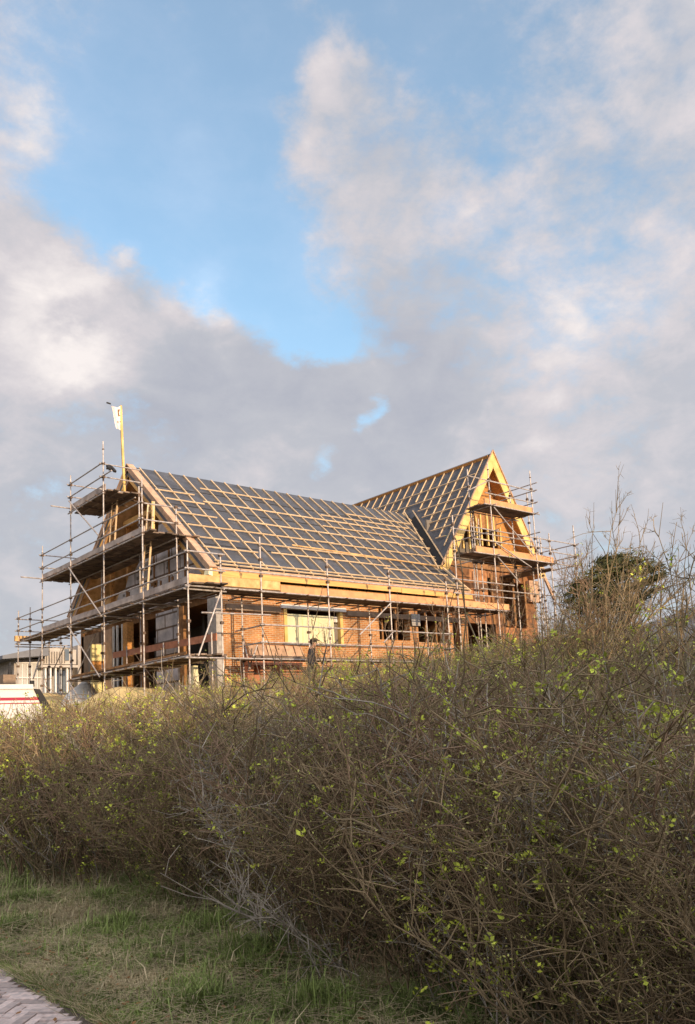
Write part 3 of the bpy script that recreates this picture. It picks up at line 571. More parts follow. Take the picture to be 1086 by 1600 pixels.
for a, b_ in (((310, 1025), (345, 925)), ((562, 992), (611, 942)), ((600, 1004), (614, 988)), ((771.7, 792.3), (834.5, 868.3)), ((774.7, 848), (830.4, 886.5)), ((777.8, 870.3), (812.2, 910))):
    A_ = onY(*a, PY-.09); B_ = onY(*b_, PY-.09); tube('brace', A_, B_)
for a, b_ in (((402, 1008), (388, 1048)), ((378, 990), (391, 1046))):
    A_ = onY(*a, YI); B_ = onY(*b_, YI); tube('brace', A_, B_)
deck(PX+.1, 25.6, PY+.05, YI-.05, 4.28, 'X', 5); deck(13.7, 22.2, PY+.05, YI, 2.24, 'X', 4)
for i in range(17): x = 12.2+i*.82+rng.uniform(-.1, .1); tube('transom', (x, PY-.18, 4.215), (x+rng.uniform(-.05, .05), YW-.15, 4.22), .022, 'coupler')
# big timber toe boards at the front
t_ = MB(); t_.box((PX+.05, PY+.02, 4.33), (14.62, PY+.10, 4.60), 'pine'); t_.build('toe_board', scf, 'broad golden plank at the corner end')
t_ = MB()
for a, b_, j in ((14.64, 19.0, -.03), (19.02, 22.6, -.01), (22.62, 25.5, 0.)): t_.box((a, PY+.03, 4.30+j), (b_, PY+.09, 4.53+j), 'plank')
t_.build('toe_board', scf, 'orange planks along the front deck edge')
# wing lifts
fr(6.42, 23.7, 28.7, nm='ledger'); fr(6.40, 23.7, 28.7, YI, 'ledger'); fr(8.42, 24.5, 27.7, nm='ledger'); fr(8.40, 24.9, 27.7, YI, 'ledger')
fr(9.38, 24.7, 27.5); fr(8.87, 24.6, 27.5); fr(7.39, 23.6, 30.2); fr(6.95, 23.7, 30.2 if False else 26.8)
A_ = onY(730, 767, YI); B_ = onY(766, 750, YI); tube('return_rail', A_, B_)
fr(9.9, 24.9, 27.5, YI); fr(7.6, 23.7, 28.7, YI); fr(5.3, 25.2, 30.2, YI)
deck(24.55, 27.7, PY+.1, YI-.02, 8.46, 'X', 4); deck(23.7, 28.8, PY+.1, YI-.02, 6.46, 'X', 4)
t_ = MB(); t_.box((24.5, PY+.02, 8.46), (27.5, PY+.07, 8.68), 'plank'); t_.build('toe_board', scf); t_ = MB(); t_.box((23.8, PY+.02, 6.46), (28.6, PY+.07, 6.70), 'plank'); t_.build('toe_board', scf)
for x, z in ((27.45, 9.38), (27.45, 8.87), (27.45, 8.42), (24.8, 6.42), (28.39, 6.42), (24.8, 7.39), (27.45, 7.6), (24.8, 8.42), (27.5, 9.7)): tube('return_rail', (x+.05, PY-.25, z), (x+.05, YI+.9, z))
# right-hand return, plane X=30.16
for y, z1 in ((22.4, 8.1), (24.9, 7.8)): pole(30.16, y, .95, z1, LV)
for y, z1 in ((21.75, 7.9), (24.9, 7.6)): pole(29.1, y, .95, z1, LV)
for z in (7.41, 6.9, 6.5): tube('guard_rail', (30.2, PY-.2, z), (30.2, 25.1, z))
for z in (6.9, 6.42): fr(z, 28.4, 30.3)
for z in (7.4, 5.3, 4.3): fr(z, 28.4, 30.3, YI)
deck(29.1, 30.1, 21.8, 25.0, 6.46, 'Y', 4)
# ---------------------------------------------------------------- loose things on the scaffold
def ladder(foot, top, wid, label):
    f = Vector(foot); t_ = Vector(top); o = empty('ladder', foot, label, 'ladder', 'ladders on the scaffold'); d = (t_-f); s = Vector((0, 1, 0))*wid/2
    for k in (-1, 1): m_ = MB(); m_.bar(f+s*k, t_+s*k, .03, .06, 'batten'); m_.build('ladder_rail', o)
    n = int(d.length/.28)
    for i in range(1, n): p = f+d*i/n; m_ = MB(); m_.tube(p-s, p+s, .014, 'batten'); m_.build('rung', o)
f_, t__ = onX(224, 905, 12.0), onX(236, 786, 12.3); ladder((12.0, f_.y, 4.33), (12.3, t__.y, t__.z), .42, 'pale ladder at the right end of the scaffold middle deck')
f_, t__ = onX(174, 850, 12.1), onX(180, 776, 12.3); ladder((12.1, f_.y, 6.43), (12.3, t__.y, t__.z), .42, 'pale ladder leading up to the top left scaffold deck')
A_ = onX(238, 783, 12.45); B_ = onX(240.5, 840, 12.45); m_ = MB(); m_.bar((12.45, A_.y, 6.43), (12.5, A_.y+.05, A_.z), .11, .05, 'gold', (0, 1, 0)); o = m_.build('upright_plank'); tag(o, 'yellow plank standing upright on the middle scaffold deck', 'plank')
# flag on a pole fixed at the gable peak
fl = empty('flag', (XG-.1, 27.8, 8.95), 'pale flag with dark and red print on a long yellow pole at the gable peak', 'flag')
pb_, pt_ = onX(194.5, 771, XG-.1), onX(188.5, 634, XG-.1)
m_ = MB(); m_.bar(pb_, pt_, .075, .075, 'gold', (1, 0, 0)); m_.build('flag_pole', fl)
m_ = MB(); nx_, nz_ = 12, 20; d = (pb_-pt_).normalized()
FYq = pt_.y-.05; p0 = onY(188, 634, FYq); p1_ = onY(189.5, 673, FYq); q0 = onY(173, 631, FYq); q1 = onY(180, 667, FYq)
pts = []
for j in range(nz_+1):
    for i in range(nx_+1):
        u, v = i/nx_, j/nz_; a = p0.lerp(p1_, v); b_ = q0.lerp(q1, v); p = a.lerp(b_, u); sag = -.10*math.sin(u*math.pi)*(1-v)-.07*u*v*2*math.sin(v*3)
        pts.append((p.x+.03*math.sin(u*7+v*3)*u, p.y+.07*math.sin(u*9+1.5*v)*u, p.z+sag))
fcs = []; mi_ = []
for j in range(nz_):
    for i in range(nx_):
        a = j*(nx_+1)+i; u, v = (i+.5)/nx_, (j+.5)/nz_
        k = 'flag'
        if (.08 < u < .34 and .12 < v < .18) or (.2 < u < .34 and .18 <= v < .36) or (.1 < u < .3 and .36 <= v < .41): k = 'brownboard'
        elif .36 < u < .5 and .58 < v < .72: k = 'flagred'
        elif (.1 < u < .2 and .6 < v < .66): k = 'flagred'
        m_.add([pts[a], pts[a+1], pts[a+nx_+2], pts[a+nx_+1]], [(0, 1, 2, 3)], k)
cl = m_.build('flag_cloth', fl)
m_ = MB(); m_.bar(q0, onY(166.5, 629, FYq), .03, .05, 'black'); m_.build('torn_corner', fl)
# sheet bundle on top of gable scaffold
m_ = MB(); a = onX(173, 733, PX+.1)
for k in range(6): m_.bar((PX+.1+rng.uniform(-.12, .12), a.y-.16+.05*k, a.z-.12+.04*k), (PX+.2+rng.uniform(-.12, .12), a.y+.02+.05*k, a.z+.06+.03*k), .1, .07, 'black')
o = m_.build('rag_bundle'); tag(o, 'black rag tied on the uppermost left guard rail', 'rag')
# sand heap, tarpaulin, timber stack by the gable
def heap(name, cx, cyy, rx, ry, h, m, z0, seed):
    n = 28; r = random.Random(seed); vs = []; fs = []
    ph = [r.uniform(0, 6) for _ in range(4)]
    for i in range(n+1):
        for j in range(n+1):
            u, v = i/n*2-1, j/n*2-1; rr = math.sqrt(u*u+v*v)*(1+.12*math.sin(3*math.atan2(v, u)+ph[0]))
            z = h*max(0, 1-rr**1.6)*(1+.12*math.sin(5*u+ph[1])*math.sin(4*v+ph[2]))
            x, y = cx+rx*u, cyy+ry*v; vs.append((x, y, z0(x, y)+z-.04))
    for i in range(n):
        for j in range(n): a = i*(n+1)+j; fs.append((a, a+n+1, a+n+2, a+1))
    m_ = MB(); m_.add(vs, fs, m); return m_.build(name, smooth=True)
g0 = lambda x, y: float(gz(x, y))
o = heap('sand_heap', 11.7, 25.9, 1.9, 4.2, .85, 'sand', g0, 3); tag(o, 'golden sand heap below the left scaffold and brick gable', 'sand heap')
o = heap('sand_bank', 12.0, 33.5, 3.0, 4.5, 1.0, 'sand', g0, 5); tag(o, 'low sandy bank between the boat and the scaffold', 'sand bank')
o = heap('tarpaulin', 12.1, 29.9, .9, 1.2, 1.4, 'sheet', g0, 8); tag(o, 'crumpled pale grey tarpaulin on the sand beneath the scaffold', 'tarpaulin')
def column_wrap(x, y0_, lab):
    A_ = onX(x, y0_, 12.2); m_ = MB()
    for k in range(5):
        z = .9+k*(A_.z-.9)/5; w_ = .24-.02*k+rng.uniform(-.02, .02); m_.box((12.2-w_/2, A_.y-w_/2, z), (12.2+w_/2, A_.y+w_/2, z+(A_.z-.9)/5-.004), 'cream')
    o = m_.build('sheeted_post'); tag(o, lab, 'post')
column_wrap(304, 1040, 'short cream wrapped post under the scaffold corner')
m_ = MB()
for k in range(4): m_.box((11.9+.02*k, 29.5-k*.12, 2.40+.1*k), (12.4, 31.8+.1*k-k*.1, 2.46+.1*k), 'rake')
# bricks stacked before the front wall
m_ = MB()
for i in range(9):
    for k in range(5):
        if rng.random() < .95: m_.box((14.2+i*.24, 22.0, 1.0+.32*k*.9), (14.2+i*.24+.225, 22.22, 1.0+.32*k*.9+.27), 'redplank')
for i in range(6): x = 14.3+i*.36; m_.hexa([(x, 21.98, 2.44), (x+.34, 21.98, 2.44), (x+.34, 22.24, 2.44), (x, 22.24, 2.44), (x+.02, 22.14, 2.44+.38), (x+.32, 22.14, 2.44+.36), (x+.32, 22.2, 2.44+.36), (x+.02, 22.2, 2.44+.38)], 'rake')
o = m_.build('tile_stack'); tag(o, 'stack of pinkish clay tiles under the big front window', 'tile stack')
# ---------------------------------------------------------------- person
def person(loc, face, label):
    root = empty('person', loc, label, 'person')
    P = {'pel': (0, 0, .95), 'sp': (0.02, 0, 1.2), 'ch': (.05, 0, 1.40), 'nk': (.08, 0, 1.52), 'hd': (.12, 0, 1.60), 'hd2': (.13, 0, 1.70)}
    E_ = [('pel', 'sp'), ('sp', 'ch'), ('ch', 'nk'), ('nk', 'hd'), ('hd', 'hd2')]
    Rr = {'pel': (.17, .12), 'sp': (.16, .12), 'ch': (.20, .13), 'nk': (.065, .065), 'hd': (.085, .075), 'hd2': (.085, .075)}
    for s, n in ((-1, 'l'), (1, 'r')):
        P.update({'sh'+n: (.04, .19*s, 1.42), 'el'+n: (.02+.06*s, .25*s, 1.15), 'wr'+n: (.18+.05*s, .22*s, .95), 'hp'+n: (0, .09*s, .9), 'kn'+n: (.08*s+.03, .10*s, .50), 'an'+n: (.16*s-.05, .10*s, .09), 'to'+n: (.16*s+.10, .11*s, .04)})
        E_ += [('ch', 'sh'+n), ('sh'+n, 'el'+n), ('el'+n, 'wr'+n), ('pel', 'hp'+n), ('hp'+n, 'kn'+n), ('kn'+n, 'an'+n), ('an'+n, 'to'+n)]
        Rr.update({'sh'+n: (.075, .075), 'el'+n: (.05, .05), 'wr'+n: (.032, .03), 'hp'+n: (.10, .10), 'kn'+n: (.06, .06), 'an'+n: (.045, .045), 'to'+n: (.04, .035)})
        for k in range(5):
            a = ('f%d' % k)+n; b0 = P['wr'+n]; off_ = (k-2)*.018
            P[a] = (b0[0]+.07+.01*(k == 2), b0[1]+off_*1.2, b0[2]-.05); P[a+'b'] = (b0[0]+.10, b0[1]+off_*1.3, b0[2]-.10+.01*abs(k-2)); E_ += [('wr'+n, a), (a, a+'b')]; Rr[a] = (.012, .012); Rr[a+'b'] = (.009, .009)
    ks = list(P); me = bpy.data.meshes.new('body'); me.from_pydata([P[k] for k in ks], [(ks.index(a), ks.index(b)) for a, b in E_], [])
    o = bpy.data.objects.new('body', me); C.objects.link(o); o.parent = root
    sk = o.modifiers.new('skin', 'SKIN'); sk.use_smooth_shade = True
    for i, k in enumerate(ks): me.skin_vertices[0].data[i].radius = Rr[k]
    me.skin_vertices[0].data[0].use_root = True
    sb = o.modifiers.new('sub', 'SUBSURF'); sb.levels = 1; sb.render_levels = 2
    dg = bpy.context.evaluated_depsgraph_get(); ev = bpy.data.meshes.new_from_object(o.evaluated_get(dg)); o.modifiers.clear(); o.data = ev
    for k in ('skin', 'jacket', 'trouser'): ev.materials.append(M[k])
    for p in ev.polygons:
        c = p.center; p.material_index = 0 if (c.z > 1.5 or (c.z < .95 and abs(c.y) > .16 and c.z > .75 and c.x > .1)) else (1 if c.z > .92 else 2)
    def ball(name, c, r, m_, par=root, cut=None):
        t_ = MB(); n = 14; vs = []; fs = []
        for i in range(n+1):
            for j in range(n): a = math.pi*i/n; b2 = 2*math.pi*j/n; vs.append((c[0]+r[0]*math.sin(a)*math.cos(b2), c[1]+r[1]*math.sin(a)*math.sin(b2), c[2]+r[2]*math.cos(a)))
        for i in range(n):
            for j in range(n):
                f = (i*n+j, i*n+(j+1) % n, (i+1)*n+(j+1) % n, (i+1)*n+j)
                if cut is None or cut(vs[f[0]]): fs.append(f)
        t_.add(vs, fs, m_); return t_.build(name, None, smooth=True), par
    def put(t_): o_, par = t_; o_.parent = par; return o_
    put(ball('hair', (.115, 0, 1.70), (.112, .094, .105), 'hair', cut=lambda v: v[2] > 1.72 or v[0] < .10))
    put(ball('nose', (.225, 0, 1.66), (.022, .014, .022), 'skin')); 
    for s in (-1, 1): put(ball('ear', (.12, .085*s, 1.665), (.02, .012, .03), 'skin')); put(ball('eye', (.203, .032*s, 1.69), (.012, .014, .009), 'hair'))
    put(ball('mouth', (.208, 0, 1.615), (.010, .024, .006), 'flagred')); put(ball('cap', (.13, 0, 1.75), (.13, .10, .07), 'hair', cut=lambda v: v[2] > 1.74))
    t_ = MB(); t_.hexa([(.2, -.07, 1.742), (.31, -.05, 1.732), (.31, .05, 1.732), (.2, .07, 1.742), (.2, -.07, 1.754), (.31, -.05, 1.744), (.31, .05, 1.744), (.2, .07, 1.754)], 'hair'); o_ = t_.build('cap_peak'); o_.parent = root
    t_ = MB(); t_.tube((.03, 0, 1.42), (.09, 0, 1.53), .10, 'jacket', 12, .085); o_ = t_.build('collar'); o_.parent = root
    root.rotation_euler.z = face
    return root
ph_ = onY(487, 998, 19.9); person((ph_.x-.08, 19.9, ph_.z-1.81), math.radians(-45), 'person in dark jacket and cap walking before the boarded front window')
# ---------------------------------------------------------------- neighbours
def bx(p, q_): return p, q_
nh = empty('neighbour_house', (onY(75, 1080, 62).x, 62, 1.8), 'pale low house with flat overhanging roof and white balcony behind the scaffold', 'house')
def q(x, y, Y=62): p = onY(x, y, Y); return p.x, p.z
def pbx(name, x0, y0, x1, y1, Y, dep, m_, lab=None, par=nh, thick=None):
    a = q(x0, y0, Y); b_ = q(x1, y1, Y); t_ = MB(); t_.box((a[0], Y, b_[1]), (b_[0], Y+dep, a[1]), m_); return t_.build(name, par, lab)
zb = q(40, 1100)[1]-2
pbx('wall', 22, 1030, 75, 1130, 62, 9, 'taupe'); pbx('wing_wall', 75, 1012, 121, 1130, 63.5, 8, 'render')
a = q(4, 1024, 60.5); b_ = q(76, 1021, 60.5); t_ = MB(); t_.hexa([(a[0], 60.5, a[1]-.25), (b_[0], 60.5, a[1]+.05), (b_[0], 72, a[1]+.05), (a[0], 72, a[1]-.25), (a[0], 60.5, a[1]), (b_[0], 60.5, a[1]+.75), (b_[0], 72, a[1]+.75), (a[0], 72, a[1])], 'greyroof'); t_.build('roof', nh)
for x0, x1 in ((27, 34), (35.5, 42), (45, 49), (50.5, 58), (60, 67), (68, 71)):
    w_ = pbx('window', x0, 1037, x1, 1083, 61.93, .05, 'curtain'); pbx('window_frame', x1, 1036, x1+1.2, 1084, 61.85, .12, 'white', par=w_)
pbx('window_band', 25, 1034.5, 72, 1037, 61.85, .1, 'white'); pbx('canopy_wall', 26, 1058, 72, 1060, 61.8, .1, 'white')
pbx('balcony', 66, 1014, 119, 1038, 61.4, 2, 'render', 'white boxed balcony'); 
for k in range(9): pbx('balcony_post', 69+k*4.0, 1018, 69.8+k*4.0, 1036, 61.3, .09, 'greypanel')
pbx('balcony_slab', 64, 1038.5, 122, 1043, 61.0, 2.6, 'render')
for x in (70, 78, 86, 94, 104, 110): pbx('column', x, 1043.5, x+2.5, 1085, 61.2, .3, 'white')
for x0, x1 in ((73, 77.5), (88, 93.5), (98, 103)): pbx('door_window', x0, 1046, x1, 1083, 63.4, .09, 'glass')
pbx('upper_window', 101, 1014, 108, 1032, 61.33, .06, 'glass'); pbx('brown_wall', 121.5, 1008, 146, 1130, 62.5, 8, 'taupe')
pbx('terrace_railing', 60, 1083, 118, 1085, 59, .1, 'greypanel')
# gate pier with lamp at far left
gp = empty('gate_pier', (q(12, 1068, 58)[0], 58, 2), 'dark brown garden wall end with small ornament left of the pale house', 'gate pier')
pbx('pier', 5, 1054, 24, 1130, 58, 1, 'brownwall', par=gp); t_ = MB(); a = q(15.5, 1054, 58.4); t_.tube((a[0], 58.4, a[1]), (a[0], 58.4, a[1]+.55), .16, 'black', 8, .08); t_.tube((a[0], 58.4, a[1]+.6), (a[0], 58.4, a[1]+.85), .12, 'black', 8, .03); t_.build('ornament', gp)
# boat
def boat():
    Yb = 21.0; A_ = onY(0, 1071, Yb); B_ = onY(51, 1068, Yb); top = (A_.z+B_.z)/2; xe = B_.x
    root = empty('boat', (xe-2, Yb, .4), 'white motor boat with red stripes and dark sloping stern at the left edge', 'boat')
    Ln = 6.0; k = math.hypot(1, 0)
    def sec(name, z0, z1, o0, o1, m_, xs=0, d=0.):
        t_ = MB(); x1a, x1b = xe+o0, xe+o1
        t_.hexa([(xe-Ln, Yb-d, z0), (x1a, Yb-d, z0), (x1a, Yb+2.0+d, z0), (xe-Ln+1, Yb+2.0+d, z0), (xe-Ln-.3, Yb-d, z1), (x1b, Yb-d, z1), (x1b, Yb+2.0+d, z1), (xe-Ln+.7, Yb+2.0+d, z1)], m_); return t_.build(name, root)
    s = lambda px: px*Yb/1300*1.27
    sec('gunwale', top-s(5.5), top, .0, 0., 'boat', d=.05); sec('topside', top-s(15.5), top-s(5.6), .12, .03, 'boat')
    sec('stripe', top-s(19), top-s(15.6), .17, .13, 'boatred', d=.01); sec('pinstripe', top-s(22), top-s(19.1), .19, .175, 'boat'); sec('lower_stripe', top-s(23.2), top-s(22.1), .21, .195, 'boatred', d=.008); sec('hull', top-s(75), top-s(23.3), .5, .215, 'boat')
    t_ = MB(); w_ = .16
    t_.prism([(xe+.02, Yb-.07, top-s(5.5)), (xe+.16, Yb-.07, top-s(6)), (xe+.48, Yb-.07, top-s(32)), (xe+.78, Yb-.07, top-s(75)), (xe+.5, Yb-.07, top-s(75)), (xe+.215, Yb-.07, top-s(26))], (0, 2.1, 0), 'black'); t_.build('transom', root)
    t_ = MB(); t_.tube((xe+.02, Yb+.1, top-.05), (xe+.02, Yb+.1, top+.1), .06, 'black'); t_.build('cleat', root)
boat()
# grey roofed building at the far right, behind the branches
nb = empty('grey_roof_house', (38, 21, 1), 'low house with a plain grey sloping roof behind bare branches at right', 'house')
DB = 34.0
def pr_(x, y, D): d = ray(x, y); return d*(D/Vector((d.x, d.y, 0)).length)
a = pr_(935, 1003, DB); b_ = pr_(1110, 938, DB); c_ = pr_(1125, 1012, DB-6); d_ = pr_(905, 1060, DB-6)
t_ = MB(); up_ = Vector((0, 0, -.3)); t_.hexa([a+up_, b_+up_, c_+up_, d_+up_, a, b_, c_, d_], 'greyroof'); t_.build('roof', nb)
t_ = MB(); i_ = lambda p, z: Vector((p.x, p.y, z)); e1, e2 = d_.lerp(a, .08), c_.lerp(b_, .08)
t_.hexa([i_(e1, -1), i_(e2, -1), i_(b_, -1), i_(a, -1), e1+up_*1.1, e2+up_*1.1, b_+up_*1.1, a+up_*1.1], 'brownwall'); t_.build('wall', nb)
# ---------------------------------------------------------------- vegetation
M['twigA'] = mat('brown_twig', (.250, .185, .105), .9, .35, 3, islands=.4)
M['twigB'] = mat('pale_grey_twig', (.38, .33, .265), .9, .3, 3, islands=.3)
M['twigC'] = mat('reddish_twig', (.28, .185, .115), .9, .3, 3, islands=.35)
M['bud'] = mat('olive_bud', (.30, .30, .085), .8, .3, 2, islands=.45)
M['leaf'] = mat('spring_leaf', (.50, .54, .07), .6, .3, 3, col2=(.30, .36, .045), islands=.45)
M['grassA'] = mat('green_grass', (.235, .295, .085), .8, .3, 1.5, islands=.4)
M['grassB'] = mat('straw_grass', (.52, .43, .26), .9, .25, 2, islands=.35)
M['evergreen'] = mat('evergreen_needles', (.09, .092, .035), .8, .35, 3, islands=.4)
def tubes(P, Q, ra, rb, n=3):
    """many tapered tubes; P,Q (k,3)"""
    d = Q-P; ln = np.linalg.norm(d, axis=1, keepdims=True)+1e-9; d = d/ln
    ref = np.where(np.abs(d[:, 2:3]) > .9, np.array([[1., 0, 0]]), np.array([[0, 0, 1.]]))
    a = np.cross(d, ref); a /= np.linalg.norm(a, axis=1, keepdims=True)+1e-9; c = np.cross(d, a)
    V = []
    for B, r in ((P, ra), (Q, rb)):
        for i in range(n):
            t = 2*math.pi*i/n; V.append(B+(a*math.cos(t)+c*math.sin(t))*r[:, None])
    V = np.stack(V, 1); k = len(P); base = (np.arange(k)*2*n)[:, None, None]
    F = np.array([[i, (i+1) % n, n+(i+1) % n, n+i] for i in range(n)])[None]+base
    return V.reshape(-1, 3), F.reshape(-1, 4)
def grow(R, length, base_r, nseg, wander, nside, nsub, spread, up=.75):
    """one stem with side twigs and sub twigs -> list of segments (P,Q,ra,rb) and tips"""
    S = []; tips = []
    def chain(p, d, L_, r, n, wa, grav):
        pts = [p]; dirs = []
        for i in range(n):
            d = d+R.normal(0, wa, 3); d[2] += grav; d /= np.linalg.norm(d); q_ = p+d*L_/n
            r2 = r*(1-.8*(i+1)/n)+.0009; r1 = r*(1-.8*i/n)+.0009; S.append((p, q_, r1, r2)); p = q_; pts.append(p); dirs.append(d.copy())
        tips.append(pts[-1]); return pts, dirs
    d0 = np.array([R.normal(0, spread), R.normal(0, spread), 1.]); d0 /= np.linalg.norm(d0)
    pts, dirs = chain(np.zeros(3), d0, length, base_r, nseg, wander, .02)
    for k in range(nside):
        i = R.randint(1, nseg); p = pts[i]+(pts[i+1]-pts[i])*R.rand(); d = dirs[i]*.7+R.normal(0, .5, 3); d[2] = abs(d[2])*.8+.3; d /= np.linalg.norm(d)
        p2, d2 = chain(p, d, length*R.uniform(.12, .36), base_r*.5, 5, wander*1.25, .04)
        for m in range(nsub):
            j = R.randint(0, 5); dd = d2[j]*.6+R.normal(0, .6, 3); dd /= np.linalg.norm(dd); chain(p2[j]+(p2[j+1]-p2[j])*R.rand(), dd, length*R.uniform(.07, .18), base_r*.3, 2, wander, .02)
    a = [np.array([s[i] for s in S]) for i in range(4)]
    return (*a, np.array(tips))
def leaves(cen, size, R, n=1):
    """diamond leaves around centres (k,3) with sizes (k,)"""
    k = len(cen); a = R.normal(0, 1, (k, 3)); a[:, 2] = np.abs(a[:, 2])*.8; a /= np.linalg.norm(a, axis=1, keepdims=True); b = np.cross(a, R.normal(0, 1, (k, 3))); b /= np.linalg.norm(b, axis=1, keepdims=True)+1e-9
    s = size[:, None]; V = np.stack([cen, cen+a*s*.5+b*s*.28, cen+a*s, cen+a*s*.5-b*s*.28], 1).reshape(-1, 3)
    return V, np.arange(4*k).reshape(-1, 4)
class NB:
    def __init__(s): s.V = []; s.F = []; s.M = []; s.n = 0
    def add(s, V, F, m): s.V.append(V); s.F.append(F+s.n); s.n += len(V); s.M.append(np.full(len(F), m) if np.isscalar(m) else m)
    def build(s, name, mats): return npmesh(name, np.concatenate(s.V), np.concatenate(s.F), mats, np.concatenate(s.M))
def scatter(nb, variants, X, Y, Z, sc_, R, leafp, budp, leafsize=.03, lean=None, matw=(.6, .12, .28), fat=1., fulln=3):
    """copy stem variants to many spots, adding buds and leaves at the tips"""
    n = len(X); vi = R.randint(0, len(variants), n); an = R.uniform(0, 2*math.pi, n); mm = R.choice(3, n, p=matw)
    for v in range(len(variants)):
        idx = np.where(vi == v)[0]
        if not len(idx): continue
        P, Q, ra, rb, T = variants[v]; VV, FF = tubes(P, Q, ra*fat, rb*fat, fulln)
        c, s = np.cos(an[idx]), np.sin(an[idx]); O = np.zeros((len(idx), 3, 3)); O[:, 0, 0] = c; O[:, 0, 1] = -s; O[:, 1, 0] = s; O[:, 1, 1] = c; O[:, 2, 2] = 1
        if lean is not None:
            O[:, 0, 2] += lean[0][idx]; O[:, 1, 2] += lean[1][idx]
        K = O*sc_[idx][:, None, None]; off = np.stack([X[idx], Y[idx], Z[idx]], 1)
        W_ = np.einsum('nij,kj->nki', K, VV)+off[:, None]; nf = len(FF)
        FA = (FF[None]+(np.arange(len(idx))*len(VV))[:, None, None]).reshape(-1, 4)
        nb.add(W_.reshape(-1, 3), FA, np.repeat(mm[idx], nf))
        TT = (np.einsum('nij,kj->nki', K, T)+off[:, None])
        lp = leafp[idx][:, None]*np.ones((1, len(T))); r = R.rand(*lp.shape)
        cl = TT[r < lp]
        if len(cl):
            c6 = np.repeat(cl, 8, 0)+R.normal(0, .45, (len(cl)*8, 3))*leafsize; V_, F_ = leaves(c6, R.uniform(.5, 1.5, len(c6))*leafsize, R); nb.add(V_, F_, 4)
        bd = TT[R.rand(*lp.shape) < budp]
        if len(bd):
            c3 = np.repeat(bd, 3, 0)+R.normal(0, .02, (len(bd)*3, 3)); V_, F_ = leaves(c3, R.uniform(.5, 1.2, len(c3))*leafsize*.62, R); nb.add(V_, F_, 3)
R = np.random.RandomState(5)
near = [grow(R, 1.0, .0032, 10, .21, 17, 3, .15) for _ in range(14)]
mid = [grow(R, 1.0, .0045, 7, .19, 12, 2, .17) for _ in range(12)]
far = [grow(R, 1.0, .0075, 5, .15, 9, 1, .2) for _ in range(10)]
def fbm(X, Y, s, seed):
    r = np.random.RandomState(seed); o = np.zeros_like(X)
    for k in range(5):
        a = r.uniform(0, 6.28); f = s*(1.7**k); o += np.sin((X*math.cos(a)+Y*math.sin(a))*f+r.uniform(0, 6))*np.sin((X*math.sin(a)-Y*math.cos(a))*f*.8+r.uniform(0, 6))/(1.5**k)
    return o/1.8
def front(Y): return 3.80-.45*sm(4.2, 2.6, Y)+.25*np.sin(Y*.9+1)+.12*np.sin(Y*2.3)
def top(X, Y):
    t = .30+.13*(X-4)+.09*fbm(X, Y, 1.1, 3)-.75*sm(.67, .57, Y/X)*sm(3.2, 5.4, X)
    return t
nb = NB()
def zone(x0, x1, y0, y1, den, variants, ztop, leafk, bud, lsz, fat=1., cond=None, matw=(.6, .12, .28), minh=.6, leanx=0.):
    n = int((x1-x0)*(y1-y0)*den); X = R.uniform(x0, x1, n); Y = R.uniform(y0, y1, n)
    k = cond(X, Y) if cond else np.ones(n, bool); X = X[k]; Y = Y[k]; n = len(X); Z = gz(X, Y)-.03
    h = np.maximum(minh, ztop(X, Y)-Z)*R.uniform(.62, 1.0, n)/.93; lf = np.clip(fbm(X, Y, 2.2, 9)*1.3+R.normal(0, .38, n)-.36+.36*sm(7, 11, Y)*sm(15, 10, Y+X*.0)-.10*sm(6, 9, X), 0, 1)*leafk
    scatter(nb, variants, X, Y, Z, h, R, lf, bud, lsz, lean=(R.normal(leanx, .13, n), R.normal(0, .13, n)), fat=fat, matw=matw)
inA = lambda X, Y: X > front(Y)
# dense front face near the path, leaning outward
zone(3.2, 5.2, 1.4, 9, 62, near, top, .60, .8, .024, cond=lambda X, Y: X > front(Y)-.1, leanx=-.08)
zone(3.3, 5.4, 9, 20, 40, mid, top, .85, .8, .030, cond=lambda X, Y: X > front(Y)-.1, leanx=-.08, fat=1.1)
zone(5.2, 7.2, 1.0, 12, 24, near, top, .42, .8, .028, fat=1.05); zone(5.4, 8, 12, 30, 18, mid, top, .40, .6, .038, fat=1.3)
zone(7.2, 11, 2.0, 14, 17, mid, top, .28, .6, .034, fat=1.2); zone(8, 11, 14, 30, 14, far, lambda X, Y: top(X, Y)-.05, .25, .6, .045, fat=1.3)
zone(3.4, 8, 20, 36, 16, far, top, .5, .8, .05, fat=1.4, cond=inA)
# low horizontal brush filling the foot of the hedge
def brush(n, x0, x1, y0, y1, zlo, zhi, variants, sc0, sc1):
    X = R.uniform(x0, x1, n); Y = R.uniform(y0, y1, n); k = X > front(Y)-.15; X = X[k]; Y = Y[k]; n = len(X); Z = gz(X, Y)+R.uniform(zlo, zhi, n)
    scatter(nb, variants, X, Y, Z, R.uniform(sc0, sc1, n), R, np.zeros(n)+.03, .15, .03, lean=(R.normal(-.15, .3, n), R.normal(0, .35, n)), matw=(.5, .15, .35))
brush(330, 3.3, 4.9, .8, 10, -.02, 1.5, near, .35, .65); brush(200, 3.4, 5.2, 9, 20, -.02, 1.2, mid, .35, .65)
thick = [grow(R, 1.0, .0085, 9, .2, 7, 2, .2) for _ in range(8)]
zone(3.5, 5.4, 4.0, 12, 4.0, thick, lambda X, Y: top(X, Y)-.15, .1, .3, .026, cond=inA, matw=(.5, .35, .15)); zone(3.6, 5.6, 12, 24, 3, thick, lambda X, Y: top(X, Y)-.1, .1, .3, .03, cond=inA, matw=(.5, .35, .15))
